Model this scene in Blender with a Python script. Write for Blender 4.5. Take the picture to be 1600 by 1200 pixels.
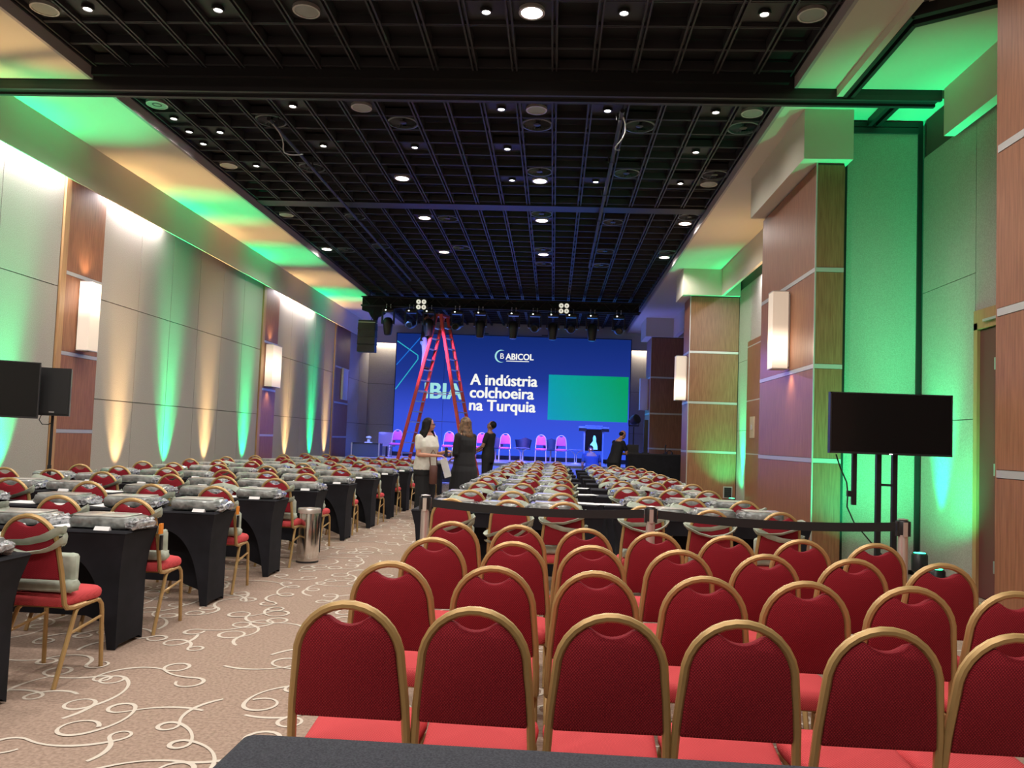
import bpy, math, random
import numpy as np
from mathutils import Vector, Matrix
random.seed(7); rng = np.random.default_rng(11)
for o in list(bpy.data.objects): bpy.data.objects.remove(o)
C = bpy.context.scene.collection
SC = bpy.context.scene
PI = math.pi
R = math.radians

# ---------------------------------------------------------------- camera
F, YAW, PITCH, ROLL, CX, CY, CAMZ = 1215.32, .0531, .0506, .0369, 800.75, 625.76, 1.42
cam = bpy.data.cameras.new('camera'); camo = bpy.data.objects.new('camera', cam); C.objects.link(camo)
f_ = Vector((-math.sin(YAW)*math.cos(PITCH), math.cos(YAW)*math.cos(PITCH), math.sin(PITCH)))
r_ = Vector((math.cos(YAW), math.sin(YAW), 0)); u_ = r_.cross(f_)
r2 = r_*math.cos(ROLL)+u_*math.sin(ROLL); u2 = -r_*math.sin(ROLL)+u_*math.cos(ROLL)
mw = Matrix((r2, u2, -f_)).transposed().to_4x4(); mw.translation = (0, 0, CAMZ); camo.matrix_world = mw
cam.sensor_width = 36; cam.lens = F/1600*36
cam.shift_x = -(CX-800)/1600; cam.shift_y = (CY-600)/1600
cam.clip_start = .05; cam.clip_end = 200
SC.camera = camo
# ---------------------------------------------------------------- world, exposure
w = bpy.data.worlds.new('world'); SC.world = w; w.use_nodes = True
w.node_tree.nodes['Background'].inputs[0].default_value = (.02, .02, .025, 1)
w.node_tree.nodes['Background'].inputs[1].default_value = .3
SC.view_settings.view_transform = 'Standard'; SC.view_settings.look = 'None'
SC.view_settings.gamma = 1; SC.view_settings.use_curve_mapping = False
SC.view_settings.exposure = 0.65
try:
    SC.cycles.use_denoising = True; SC.cycles.max_bounces = 6; SC.cycles.diffuse_bounces = 4
    SC.cycles.glossy_bounces = 3; SC.cycles.transmission_bounces = 3; SC.cycles.sample_clamp_indirect = 3.0
    SC.cycles.caustics_reflective = False; SC.cycles.caustics_refractive = False
except Exception: pass

GREEN, WARM, WHITE, BLUE = (.0, 1, .34), (1, .62, .27), (1, .93, .86), (.05, .13, 1)
def light(kind, name, loc, col, e, **k):
    l = bpy.data.lights.new(name, kind); l.color = col; l.energy = e
    o = bpy.data.objects.new(name, l); C.objects.link(o); o.location = loc
    tgt = k.pop('to', None)
    for a, b in k.items(): setattr(l, a, b)
    if tgt is not None:
        o.rotation_euler = (Vector(tgt)-Vector(loc)).to_track_quat('-Z', 'Y').to_euler()
    return o
def spot(name, loc, to, col, e, deg, blend=.5, size=.05):
    return light('SPOT', name, loc, col, e, to=to, spot_size=R(deg), spot_blend=blend, shadow_soft_size=size)
def strip(name, loc, to, col, e, sx, sy):
    o = light('AREA', name, loc, col, e, shape='RECTANGLE', size=sx, size_y=sy)
    return o

ZC = 5.59; GX = -5.52; CELL = .45          # grid ceiling
def cell(i, j): return (GX+(i)*CELL, j*CELL)
LAMPS = [(11.5, 16.5), (11.5, 27.5), (6.5, 27.5), (6.5, 32.5), (11.5, 32.5), (6.5, 38.5), (11.5, 38.5), (17.5, 32.5), (17.5, 38.5), (.5, 38.5)]
for i, (a, b) in enumerate(LAMPS):
    x, y = cell(a, b)
    spot('downlight_beam', (x, y, 5.5), (x, y, 0), WHITE, 75, 165, .6, .12)
for a in (3.5, 6.5, 11.5, 14.5):              # lamps of the near bay, over and behind the camera
    for b in (10.5, 4.5, -2.5):
        x, y = cell(a, b); spot('downlight_beam', (x, y, 5.5), (x, y, 0), WHITE, 105, 165, .6, .12)
SMALL = [(1.5, 16.5), (4.5, 16.5), (10.5, 16.5), (13.5, 16.5), (16.5, 16.5), (4.5, 21.5), (10.5, 21.5), (13.5, 21.5), (16.5, 21.5), (.5, 21.5), (.5, 22.5), (.5, 23.5), (1.5, 23.5), (.5, 24.5), (4.5, 24.5), (1.5, 26.5), (7.5, 24.5), (10.5, 24.5), (16.5, 24.5), (10.5, 27.5), (13.5, 27.5), (16.5, 27.5)]
for a, b in SMALL:
    x, y = cell(a, b); spot('small_downlight_beam', (x, y, 5.53), (x, y, 0), WHITE, 26, 150, .7, .05)
# uplights along the walls
UPL = [(-6.74, 7.9, WARM), (-6.74, 9.5, GREEN), (-6.74, 12.18, WARM), (-6.74, 13.75, GREEN), (-6.74, 15.36, WARM), (-6.74, 17.3, GREEN),
       (-6.74, 20.08, WARM), (-6.74, 22.16, GREEN), (-6.74, 23.6, WARM)]
for x, y, c in UPL:
    e = 1.25 if c is GREEN else .7
    spot('wall_uplight_beam', (x, y, .34), (x-.30, y, 1.80), c, 420*e, 38, .7, .05)
    spot('wall_uplight_beam', (x, y, .35), (x-.26, y, 2.9), c, 650*e, 22, .9, .05)
    spot('wall_uplight_spill', (x+.06, y, .36), (x+.34, y, 5.0), c, 720*e, 32, .9, .05)
for x, y, wx in [(3.93, 17.2, .25), (4.12, 8.95, .26)]:
    spot('wall_uplight_beam', (x, y, .34), (x+wx, y, 1.75), GREEN, 420, 34, .8, .04)
    spot('wall_uplight_spill', (x, y, .36), (x-.10, y-.1, 5.0), GREEN, 560, 42, .9, .05)
spot('wall_uplight_beam', (3.72, 7.75, .34), (3.98, 9.5, 2.0), GREEN, 460, 95, 1, .05)
spot('wall_uplight_beam', (3.93, 17.0, .36), (3.95, 17.8, 1.5), GREEN, 130, 80, 1, .05)
spot('wall_uplight_beam', (3.93, 17.2, .36), (4.14, 17.3, 2.2), GREEN, 380, 30, .8, .05)
spot('soffit_warm_beam', (3.6, 14.3, 3.7), (3.35, 14.3, 5.4), WARM, 40, 120, .9, .05)
# cove lights above the wall panels
for x, y0, y1, e in [(-6.93, 6.9, 10.4, 60), (-6.93, 11.55, 13.1, 28), (-6.93, 19.25, 21.9, 40), (3.99, 12.5, 15.9, 60)]:
    strip('cove_light', (x, (y0+y1)/2, 5.0), None, (1, .92, .95), e*1.5, .08, y1-y0)
strip('cove_light', (-6.2, 28.75, 5.0), None, (1, .86, .74), 16, 1.2, .08)
strip('cove_light', (3.3, 28.75, 5.0), None, (1, .86, .74), 16, 1.0, .08)
# stage wash from the rig
for x in (-5, -3, -1, 1):
    spot('stage_wash_beam', (x, 22.75, 4.95), (x+.2, 26.0, .5), BLUE, 1500, 58, .7, .1)
for x in (-4.6, -2.6, -1.2, .2):
    spot('stage_pink_beam', (x, 22.75, 4.9), (x*1.0, 25.6, 1.1), (1, .30, .75), 330, 34, .8, .08)
spot('ladder_pink_beam', (-3.9, 19.8, 5.1), (-3.40, 22.5, 3.6), (1, .28, 1), 800, 34, .8, .08)
spot('ladder_blue_beam', (-4.8, 20.8, 5.1), (-3.8, 22.6, 4.0), (.15, .35, 1), 260, 34, .8, .08)
spot('pillar_purple_beam', (.9, 21.9, 4.6), (3.04, 10.4, 1.95), (.5, .22, 1), 450, 8, 1, .1)
spot('pier_purple_beam', (-3.0, 21.9, 4.6), (-7, 18.7, 1.6), (.5, .2, 1), 160, 24, 1, .1)
spot('soffit_blue_beam', (1.2, 24.4, 1.2), (3.1, 25.4, 5.4), (.22, .22, 1), 260, 70, .9, .1)
spot('soffit_blue_beam', (-5.6, 25.6, 1.2), (-6.6, 26.4, 5.0), (.22, .22, 1), 130, 70, .9, .1)

# ---------------------------------------------------------------- materials
MATS = {}
def mat(name, col, rough=.6, metal=0, emit=None, es=1, spec=.5, coat=0, build=None):
    m = bpy.data.materials.new(name); m.use_nodes = True; nt = m.node_tree; b = nt.nodes['Principled BSDF']
    b.inputs['Base Color'].default_value = (*col, 1); b.inputs['Roughness'].default_value = rough
    b.inputs['Metallic'].default_value = metal; b.inputs['Specular IOR Level'].default_value = spec
    b.inputs['Coat Weight'].default_value = coat; b.inputs['Coat Roughness'].default_value = .08
    if emit: b.inputs['Emission Color'].default_value = (*emit, 1); b.inputs['Emission Strength'].default_value = es
    if build: build(nt, b)
    MATS[name] = m; return m
def ramp(nt, fac, stops):
    r = nt.nodes.new('ShaderNodeValToRGB'); nt.links.new(fac, r.inputs[0])
    while len(r.color_ramp.elements) < len(stops): r.color_ramp.elements.new(.5)
    for e, (p, c) in zip(r.color_ramp.elements, stops): e.position = p; e.color = (*c, 1)
    return r
def coords(nt, scale=(1, 1, 1), kind='Object'):
    t = nt.nodes.new('ShaderNodeTexCoord'); m = nt.nodes.new('ShaderNodeMapping'); m.inputs['Scale'].default_value = scale
    nt.links.new(t.outputs[kind], m.inputs[0]); return m.outputs[0]
def noise(nt, vec, scale, detail=3):
    n = nt.nodes.new('ShaderNodeTexNoise'); n.inputs['Scale'].default_value = scale; n.inputs['Detail'].default_value = detail
    nt.links.new(vec, n.inputs[0]); return n.outputs[0]
def bump(nt, b, h, s=.3, d=.01):
    n = nt.nodes.new('ShaderNodeBump'); n.inputs['Strength'].default_value = s; n.inputs['Distance'].default_value = d
    nt.links.new(h, n.inputs['Height']); nt.links.new(n.outputs[0], b.inputs['Normal'])
def wood(c1, c2, kind='Object'):
    def f(nt, b):
        v = coords(nt, (14, 14, .9), kind); n = noise(nt, v, 4, 5)
        r = ramp(nt, n, [(.3, c1), (.7, c2)]); nt.links.new(r.outputs[0], b.inputs['Base Color'])
    return f
def fleck(c1, c2, sc, bs=.3, bd=.002):
    def f(nt, b):
        v = coords(nt); n = noise(nt, v, sc, 2)
        r = ramp(nt, n, [(.35, c1), (.65, c2)]); nt.links.new(r.outputs[0], b.inputs['Base Color'])
        if bs: bump(nt, b, n, bs, bd)
    return f
def weave(c1, c2, per):
    def f(nt, b):
        v = coords(nt, (1/per,)*3); s = nt.nodes.new('ShaderNodeSeparateXYZ'); nt.links.new(v, s.inputs[0])
        ad = nt.nodes.new('ShaderNodeMath'); ad.operation = 'ADD'; nt.links.new(s.outputs[1], ad.inputs[0]); nt.links.new(s.outputs[2], ad.inputs[1])
        def sn(x):
            m = nt.nodes.new('ShaderNodeMath'); m.operation = 'MULTIPLY'; m.inputs[1].default_value = 2*PI; nt.links.new(x, m.inputs[0])
            q = nt.nodes.new('ShaderNodeMath'); q.operation = 'SINE'; nt.links.new(m.outputs[0], q.inputs[0]); return q.outputs[0]
        p = nt.nodes.new('ShaderNodeMath'); p.operation = 'MULTIPLY'; nt.links.new(sn(s.outputs[0]), p.inputs[0]); nt.links.new(sn(ad.outputs[0]), p.inputs[1])
        r = ramp(nt, p.outputs[0], [(0, c1), (.5, c2)]); nt.links.new(r.outputs[0], b.inputs['Base Color'])
        bump(nt, b, p.outputs[0], .4, .0015)
    return f
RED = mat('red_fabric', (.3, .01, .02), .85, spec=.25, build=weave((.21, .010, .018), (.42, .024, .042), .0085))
REDS = mat('red_fabric_lit', (.5, .03, .04), .9, spec=.25, build=weave((.56, .060, .068), (.80, .115, .12), .0085))  # the chair red, made paler for the light falling on the seats
GOLD = mat('gold_metal', (.50, .32, .13), .38, .35)
CARPET = mat('beige_carpet', (.4, .3, .24), .95, spec=.1, build=fleck((.30, .215, .165), (.42, .305, .24), 55, .3, .003))
SCROLL = mat('cream_carpet_scroll', (.66, .59, .50), .95, spec=.1)
FAB = mat('grey_beige_fabric', (.5, .46, .42), .95, spec=.1, build=fleck((.33, .31, .275), (.42, .395, .355), 90, .2, .002))
JOINT = mat('panel_joint', (.10, .09, .08), .9)
PLAST = mat('cream_plaster', (.60, .57, .47), .85, spec=.2)
WOOD = mat('cherry_wood_panel', (.3, .12, .06), .42, build=wood((.20, .080, .038), (.31, .135, .068)))
WOODG = mat('golden_wood_edge', (.45, .25, .1), .45, build=wood((.36, .20, .09), (.47, .27, .12)))
STRIP = mat('brushed_aluminium_strip', (.55, .54, .52), .4, .5)
GREYT = mat('grey_ceiling_edge', (.34, .31, .31), .6)
BLKC = mat('black_ceiling_recess', (.006, .006, .008), .9)
BARM = mat('black_grid_bar', (.024, .024, .028), .5)
BLK = mat('black_metal', (.012, .012, .013), .45)
BLKP = mat('black_plastic', (.02, .02, .022), .35)
SPAN = mat('black_stretch_cloth', (.016, .016, .021), .85, spec=.3, build=fleck((.008, .008, .011), (.013, .013, .018), 6, .15, .004))
CLOTHN = mat('charcoal_table_cloth', (.05, .052, .065), .9, spec=.3, build=fleck((.022, .024, .032), (.048, .05, .062), 220, .3, .001))
SAGE = mat('sage_cotton', (.42, .46, .38), .9, spec=.2, build=fleck((.38, .43, .35), (.52, .57, .48), 12, .5, .01))
WRAP = mat('grey_wrapped_kit', (.30, .31, .30), .30, spec=.6, coat=.8, build=fleck((.12, .135, .13), (.30, .32, .31), 11, 1, .03))
WRAPT = mat('wrapped_kit_top_sheen', (.55, .54, .50), .35, coat=.6, build=fleck((.38, .37, .34), (.58, .56, .52), 6, .4, .01))  # light reflected by the kit tops, put into a paler colour
CRINK = mat('clear_crinkled_film', (.45, .46, .47), .15, spec=.8, coat=1, build=fleck((.10, .11, .12), (.55, .56, .58), 28, 1, .02))
PAPER = mat('white_paper', (.85, .85, .85), .7)
CHROME = mat('polished_steel', (.75, .73, .70), .17, 1)
STEEL = mat('satin_steel', (.75, .68, .63), .30, .7)
SCR = mat('dark_screen_glass', (.006, .006, .007), .22, spec=.35)
ORANGE = mat('orange_tag', (.9, .28, .02), .6)
SKIN = mat('skin', (.55, .27, .18), .55); SKIND = mat('brown_skin', (.33, .16, .10), .55)
HAIRB = mat('black_hair', (.008, .006, .006), .6, spec=.2); HAIRL = mat('brown_wavy_hair', (.12, .06, .03), .5, build=fleck((.05, .025, .014), (.22, .12, .06), 22, .5, .01))
WSHIRT = mat('white_shirt', (.72, .70, .62), .85, build=fleck((.62, .60, .53), (.76, .74, .66), 8, .5, .02))
BCLOTH = mat('black_clothing', (.010, .010, .012), .85); BLUEC = mat('blue_lit_clothing', (.05, .09, .26), .85)  # BLUEC: blue stage light is put into the cloth colour
JEANS = mat('light_jeans', (.16, .28, .5), .85)
BROWNL = mat('brown_leather', (.10, .035, .025), .5)
LADR = mat('red_fibreglass', (.70, .085, .07), .45)
ALU = mat('aluminium', (.6, .6, .62), .35, .8)
STAGEM = mat('stage_deck', (.35, .37, .42), .6)
STAGEF = mat('stage_skirt', (.30, .33, .42), .8)
CASE = mat('grey_road_case', (.06, .07, .085), .5)
def glow(n, c, s): return mat(n, (.8, .8, .8), .6, emit=c, es=s)
LGL = glow('lit_lamp_glass', (1, .80, .76), 6); LSM = glow('lit_small_lamp', (1, .96, .9), 9)
GRL = mat('grey_speaker_grille', (.30, .34, .31), .6); BLND = glow('blinder_lamp', (1, .97, .80), .42)
LED = glow('status_led', (.9, 1, .95), 5)
def scm(nt, b):      # frosted sconce glass, lamp behind its brighter zone
    t = nt.nodes.new('ShaderNodeTexCoord'); s = nt.nodes.new('ShaderNodeSeparateXYZ'); nt.links.new(t.outputs['Object'], s.inputs[0])
    r = ramp(nt, s.outputs[2], [(0, (.55, .36, .22)), (.12, (1, .80, .60)), (.62, (1, .86, .70)), (.98, (1, .72, .5))])
    mul = nt.nodes.new('ShaderNodeMath'); mul.operation = 'MULTIPLY'; mul.inputs[1].default_value = 1
    nt.links.new(r.outputs[0], b.inputs['Emission Color']); 
GLS = {}
def sconce_mat(name, zl, peak, base=.45, width=.26):
    def f(nt, b):
        t = nt.nodes.new('ShaderNodeTexCoord'); s = nt.nodes.new('ShaderNodeSeparateXYZ'); nt.links.new(t.outputs['Object'], s.inputs[0])
        d = nt.nodes.new('ShaderNodeMath'); d.operation = 'SUBTRACT'; d.inputs[1].default_value = zl; nt.links.new(s.outputs[2], d.inputs[0])
        a = nt.nodes.new('ShaderNodeMath'); a.operation = 'ABSOLUTE'; nt.links.new(d.outputs[0], a.inputs[0])
        mr = nt.nodes.new('ShaderNodeMapRange'); mr.interpolation_type = 'SMOOTHSTEP'
        mr.inputs[1].default_value = 0; mr.inputs[2].default_value = width; mr.inputs[3].default_value = peak; mr.inputs[4].default_value = base
        nt.links.new(a.outputs[0], mr.inputs[0]); nt.links.new(mr.outputs[0], b.inputs['Emission Strength'])
    return mat(name, (.45, .41, .36), .5, emit=(1, .76, .56), es=1, build=f)
SGL_HI = sconce_mat('frosted_glass_lit_high', .80, 2.2, .32, .36)
SGL_LO = sconce_mat('frosted_glass_lit_low', .26, 1.5, .26, .32)
SGL_BOTH = sconce_mat('frosted_glass_lit', .5, 1.1, .3, .5)
SGL_OFF = mat('frosted_glass_unlit', (.5, .5, .48), .5)

# ---------------------------------------------------------------- mesh helpers
class M:
    def __init__(s): s.v = []; s.f = []
    def add(s, vs, fs):
        n = len(s.v); s.v += [tuple(p) for p in vs]; s.f += [tuple(i+n for i in q) for q in fs]; return s
    def box(s, x0, x1, y0, y1, z0, z1):
        return s.add([(x0, y0, z0), (x1, y0, z0), (x1, y1, z0), (x0, y1, z0), (x0, y0, z1), (x1, y0, z1), (x1, y1, z1), (x0, y1, z1)],
                     [(0, 3, 2, 1), (4, 5, 6, 7), (0, 1, 5, 4), (1, 2, 6, 5), (2, 3, 7, 6), (3, 0, 4, 7)])
    def rbox(s, x0, x1, y0, y1, z0, z1, r, n=3, amp=0, top=None):
        """box with rounded vertical edges and softened top/bottom"""
        rr = []
        cx, cy = (x0+x1)/2, (y0+y1)/2
        for (qx, qy, a0) in ((x1-r, y1-r, 0), (x0+r, y1-r, 90), (x0+r, y0+r, 180), (x1-r, y0+r, 270)):
            for k in range(n+1):
                a = R(a0+90*k/n); rr.append((qx+r*math.cos(a), qy+r*math.sin(a)))
        N = len(rr); h = z1-z0; e = min(r, h*.45)*.8
        lv = [(e, z0), (e*.3, z0+e*.35), (0, z0+e), (0, z1-e), (e*.3, z1-e*.35), (e, z1)]
        vs = []
        for ins, z in lv:
            sx = 1-ins/((x1-x0)/2); sy = 1-ins/((y1-y0)/2)
            for (x, y) in rr:
                j = random.uniform(-amp, amp) if amp else 0
                vs.append((cx+(x-cx)*sx+j, cy+(y-cy)*sy+j, z+(random.uniform(-amp, amp)*.6 if amp else 0)))
        fs = []
        for l in range(len(lv)-1):
            for k in range(N): a = l*N+k; b = l*N+(k+1) % N; fs.append((a, b, b+N, a+N))
        fs.append(tuple(reversed(range(N)))); fs.append(tuple(range((len(lv)-1)*N, len(lv)*N)))
        return s.add(vs, fs)
    def tube(s, pts, r, n=8, closed=False, rz=None, cap=True):
        """sweep; r number or list; rz = (a,b) elliptic section sizes along side and 'up'"""
        P = [Vector(p) for p in pts]; m = len(P); rs = r if isinstance(r, (list, tuple)) else [r]*m
        up = Vector((0, 0, 1)); vs = []
        prev = None
        for i, p in enumerate(P):
            a = P[(i-1) % m] if (closed or i > 0) else p; b = P[(i+1) % m] if (closed or i < m-1) else p
            t = (b-a).normalized()
            if prev is None:
                ref = up if abs(t.dot(up)) < .9 else Vector((0, 1, 0)); sd = t.cross(ref).normalized()
            else:
                sd = (prev-t*prev.dot(t)).normalized()
            prev = sd; q = sd.cross(t).normalized()
            ra, rb = (rz if rz else (1, 1))
            for k in range(n):
                an = 2*PI*k/n+PI/n
                vs.append(p+sd*(math.cos(an)*rs[i]*ra)+q*(math.sin(an)*rs[i]*rb))
        fs = []
        for i in range(m if closed else m-1):
            for k in range(n):
                a = i*n+k; b = i*n+(k+1) % n; c = ((i+1) % m)*n+(k+1) % n; d = ((i+1) % m)*n+k
                fs.append((a, b, c, d))
        if cap and not closed: fs.append(tuple(reversed(range(n)))); fs.append(tuple(range((m-1)*n, m*n)))
        return s.add(vs, fs)
    def lathe(s, prof, n=20, c=(0, 0, 0), axis='z'):
        vs = []
        for (r, z) in prof:
            for k in range(n):
                a = 2*PI*k/n; x, y = r*math.cos(a), r*math.sin(a)
                p = (x, y, z) if axis == 'z' else ((x, z, y) if axis == 'y' else (z, x, y))
                vs.append((p[0]+c[0], p[1]+c[1], p[2]+c[2]))
        fs = []
        for i in range(len(prof)-1):
            for k in range(n): a = i*n+k; b = i*n+(k+1) % n; fs.append((a, b, b+n, a+n))
        fs.append(tuple(reversed(range(n)))); fs.append(tuple(range((len(prof)-1)*n, len(prof)*n)))
        return s.add(vs, fs)
    def ball(s, c, r, n=10, m=7):
        rx, ry, rz = r if isinstance(r, (tuple, list)) else (r, r, r)
        vs = [(c[0], c[1], c[2]-rz)]
        for i in range(1, m):
            t = -PI/2+PI*i/m
            for k in range(n):
                a = 2*PI*k/n; vs.append((c[0]+rx*math.cos(t)*math.cos(a), c[1]+ry*math.cos(t)*math.sin(a), c[2]+rz*math.sin(t)))
        vs.append((c[0], c[1], c[2]+rz)); fs = []
        for k in range(n): fs.append((0, 1+(k+1) % n, 1+k)); 
        for i in range(m-2):
            for k in range(n): a = 1+i*n+k; b = 1+i*n+(k+1) % n; fs.append((a, b, b+n, a+n))
        L = len(vs)-1
        for k in range(n): fs.append((1+(m-2)*n+k, 1+(m-2)*n+(k+1) % n, L))
        return s.add(vs, fs)
    def prism(s, poly, d0, d1, plane='xz', bev=0):
        """polygon in xz (extruded along y) or yz (along x) or xy (along z)"""
        def mk(a, b, d): return (a, d, b) if plane == 'xz' else ((d, a, b) if plane == 'yz' else (a, b, d))
        n = len(poly); cx = sum(p[0] for p in poly)/n; cz = sum(p[1] for p in poly)/n
        lv = [(1, d0), (1, d1)] if not bev else [(1-bev, d0), (1, d0+(d1-d0)*.25), (1, d0+(d1-d0)*.6), (1-bev*1.6, d1)]
        vs = []
        for sc, d in lv:
            for a, b in poly: vs.append(mk(cx+(a-cx)*sc, cz+(b-cz)*sc, d))
        fs = []
        for i in range(len(lv)-1):
            for k in range(n): a = i*n+k; b = i*n+(k+1) % n; fs.append((a, b, b+n, a+n))
        fs.append(tuple(reversed(range(n)))); fs.append(tuple(range((len(lv)-1)*n, len(lv)*n)))
        return s.add(vs, fs)
    def mesh(s, name, m, smooth=False):
        me = bpy.data.meshes.new(name); me.from_pydata(s.v, [], s.f); me.validate(); me.update()
        me.materials.append(m)
        if smooth:
            try: me.shade_smooth(); me.set_sharp_from_angle(angle=R(42))
            except Exception: pass
        return me
def link(name, data, parent=None):
    o = bpy.data.objects.new(name, data); C.objects.link(o)
    if parent: o.parent = parent
    return o
def obj(name, mb, m, parent=None, smooth=False): return link(name, mb.mesh(name, m, smooth), parent)
def tag(o, label, cat, group=None, kind=None):
    o['label'] = label; o['category'] = cat
    if group: o['group'] = group
    if kind: o['kind'] = kind
    return o
def thing(name, label, cat, loc=(0, 0, 0), rz=0, group=None):
    o = link(name, None); o.location = loc; o.rotation_euler = (0, 0, rz); return tag(o, label, cat, group)
def struct(name, mb, m, smooth=False):
    o = obj(name, mb, m, None, smooth); o['kind'] = 'structure'; return o
def dup(root, loc, rz, label, group=None):
    r = root.copy(); C.objects.link(r); r.location = loc; r.rotation_euler = (0, 0, rz); r['label'] = label
    if group: r['group'] = group
    for ch in list(root.children):
        c = ch.copy(); C.objects.link(c); c.parent = r
        for g in ch.children: d = g.copy(); C.objects.link(d); d.parent = c
    return r
ORD = ['first', 'second', 'third', 'fourth', 'fifth', 'sixth', 'seventh', 'eighth', 'ninth', 'tenth', 'eleventh', 'twelfth', 'thirteenth', 'fourteenth']

# ================================================================ the setting
XL, XR, YN, YB = -7.0, 4.15, -4.0, 28.9
ZS = 5.46                      # soffit
fl = struct('floor', M().box(-7.3, 5.2, YN-.2, 29.1, -.1, 0), CARPET)
# scrolls woven in the carpet
def scrolls():
    vs, fs = [], []; ci = 0; G = .06; occ = np.zeros((200, 420), bool)
    for t in range(9500):
        x0, y0 = rng.uniform(-6.95, 4.25), .9+23.4*rng.uniform(0, 1)
        if x0 > 2.9 and y0 > 9.2: continue
        near = y0 < 10.5; ds = .016 if near else .035
        kap = []; sg_ = rng.choice([-1, 1])
        for q in range(rng.integers(2, 5)):
            r1 = rng.uniform(.15, .36); kap += [sg_/r1]*int(rng.uniform(.22, .5)/ds)
            r2_ = rng.uniform(.04, .085); n2 = max(3, int(rng.uniform(4.6, 6.4)*r2_/ds))
            if rng.random() < .7: sg_ = -sg_
            kap += [sg_/r2_]*n2
        kap = np.array(kap); kw = 5 if near else 3; kap = np.convolve(kap, np.ones(kw)/kw, 'same'); n = len(kap)
        th = rng.uniform(0, 2*PI)+np.cumsum(kap)*ds
        px = x0+np.cumsum(np.cos(th))*ds; py = y0+np.cumsum(np.sin(th))*ds*1.1
        gi = np.clip(((px+7.5)/G).astype(int), 0, 199); gj = np.clip((py/G).astype(int), 0, 419)
        if occ[gi, gj].mean() > (.16 if t < 4000 else .30): continue
        for di in (0, 1):
            for dj in (0, 1): occ[np.clip(gi+di, 0, 199), np.clip(gj+dj, 0, 419)] = True
        wd = .0095+.0022*np.sin(np.arange(n)*.21)
        nx, ny = -np.sin(th)*wd, np.cos(th)*wd
        ci = (ci+1) % 30; zc_ = .0015+ci*.00006
        b = len(vs); ok = (px > -6.95) & (px < 4.3) & (py < 24.5)
        for k in range(n): vs.append((px[k]+nx[k], py[k]+ny[k], zc_+k*1.2e-5)); vs.append((px[k]-nx[k], py[k]-ny[k], zc_+k*1.2e-5))
        for k in range(n-1):
            if ok[k] and ok[k+1]: fs.append((b+2*k+1, b+2*k+3, b+2*k+2, b+2*k))
    o = obj('carpet_scroll', M().add(vs, fs), SCROLL, fl); o['kind'] = 'stuff'
scrolls()

# left wall: fabric panels between wooden piers
wl = struct('wall_left', M().box(XL-.3, XL-.03, YN, YB, 0, 5.6), JOINT)
ZJ = [.10, 1.81, 3.34, 4.99]
def fabric_run_left(y0, y1, n):
    for i in range(n):
        a = y0+(y1-y0)*i/n+.006; b = y0+(y1-y0)*(i+1)/n-.006
        for k in range(3):
            obj('fabric_panel', M().box(XL-.03, XL, a, b, ZJ[k]+.006, ZJ[k+1]-.006), FAB, wl)
fabric_run_left(YN, 10.48, 12); fabric_run_left(11.5, 18.05, 6); fabric_run_left(19.17, 24.2, 5); fabric_run_left(26.1, 28.9, 2)
def pier_left(y0, yw, y1):
    obj('wood_edge', M().box(XL-.03, XL+.03, y0, yw, 0, 4.99), WOODG, wl)
    zz = [.10, 1.31, 2.42, 3.57, 4.99]
    for k in range(4):
        obj('wood_panel', M().box(XL-.03, XL+.012, yw+.004, y1, zz[k]+.03, zz[k+1]-.03), WOOD, wl)
        if k: obj('metal_strip', M().box(XL-.03, XL+.016, yw+.004, y1, zz[k]-.026, zz[k]+.026), STRIP, wl)
for a in ((10.49, 10.60, 11.49), (18.07, 18.22, 19.16), (24.22, 24.36, 26.08)): pier_left(*a)
bl = struct('baseboard_left', M().box(XL-.03, XL+.015, YN, YB, 0, .10), WOOD)
# left bulkhead + soffit + grey fascia
struct('trim_1', M().box(-6.865, -6.84, YN, 28.4, 4.84, ZS), PLAST)     # bulkhead
struct('trim_2', M().box(XL-.3, -5.56, YN, 8.65, ZS, ZC+.2), PLAST)
struct('trim_3', M().box(XL-.3, -5.56, 8.87, 28.4, ZS, ZC+.2), PLAST)
struct('trim_4', M().box(-5.56, -5.52, YN, 8.65, ZS-.002, ZC+.2), GREYT)
struct('trim_5', M().box(-5.56, -5.52, 8.87, 28.4, ZS-.002, ZC+.2), GREYT)
# right side soffits
struct('trim_6', M().box(2.60, 3.03, YN, 8.65, ZS, ZC+.2).box(3.22, 4.75, YN, 8.65, ZS, ZC+.2), PLAST)
struct('trim_7', M().box(2.60, 4.75, 8.87, 28.4, ZS, ZC+.2), PLAST)
struct('trim_8', M().box(2.565, 2.60, YN, 8.65, ZS-.002, ZC+.2), GREYT)
struct('trim_9', M().box(2.565, 2.60, 8.87, 28.4, ZS-.002, ZC+.2), GREYT)
struct('trim_10', M().box(3.03, 3.10, 5.6, 8.65, 5.37, ZS+.1).box(3.03, 3.1, YN, 5.6, 5.37, ZS+.1), PLAST)    # track housing
tr = thing('partition_track', 'black partition track running under the right side ceiling, bending towards the wood pillar', 'track')
obj('rail', M().box(3.10, 3.14, 7.0, 8.65, 5.36, 5.50), BLK, tr); obj('rail', M().box(3.18, 3.22, 7.15, 8.65, 5.36, 5.50), BLK, tr)
obj('rail', M().add([(3.10, 7.0, 5.36), (3.9, 6.5, 5.36), (3.94, 6.55, 5.36), (3.14, 7.05, 5.36), (3.10, 7.0, 5.47), (3.9, 6.5, 5.47), (3.94, 6.55, 5.47), (3.14, 7.05, 5.47)], [(0, 3, 2, 1), (4, 5, 6, 7), (0, 1, 5, 4), (1, 2, 6, 5), (2, 3, 7, 6), (3, 0, 4, 7)]), BLK, tr)
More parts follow.
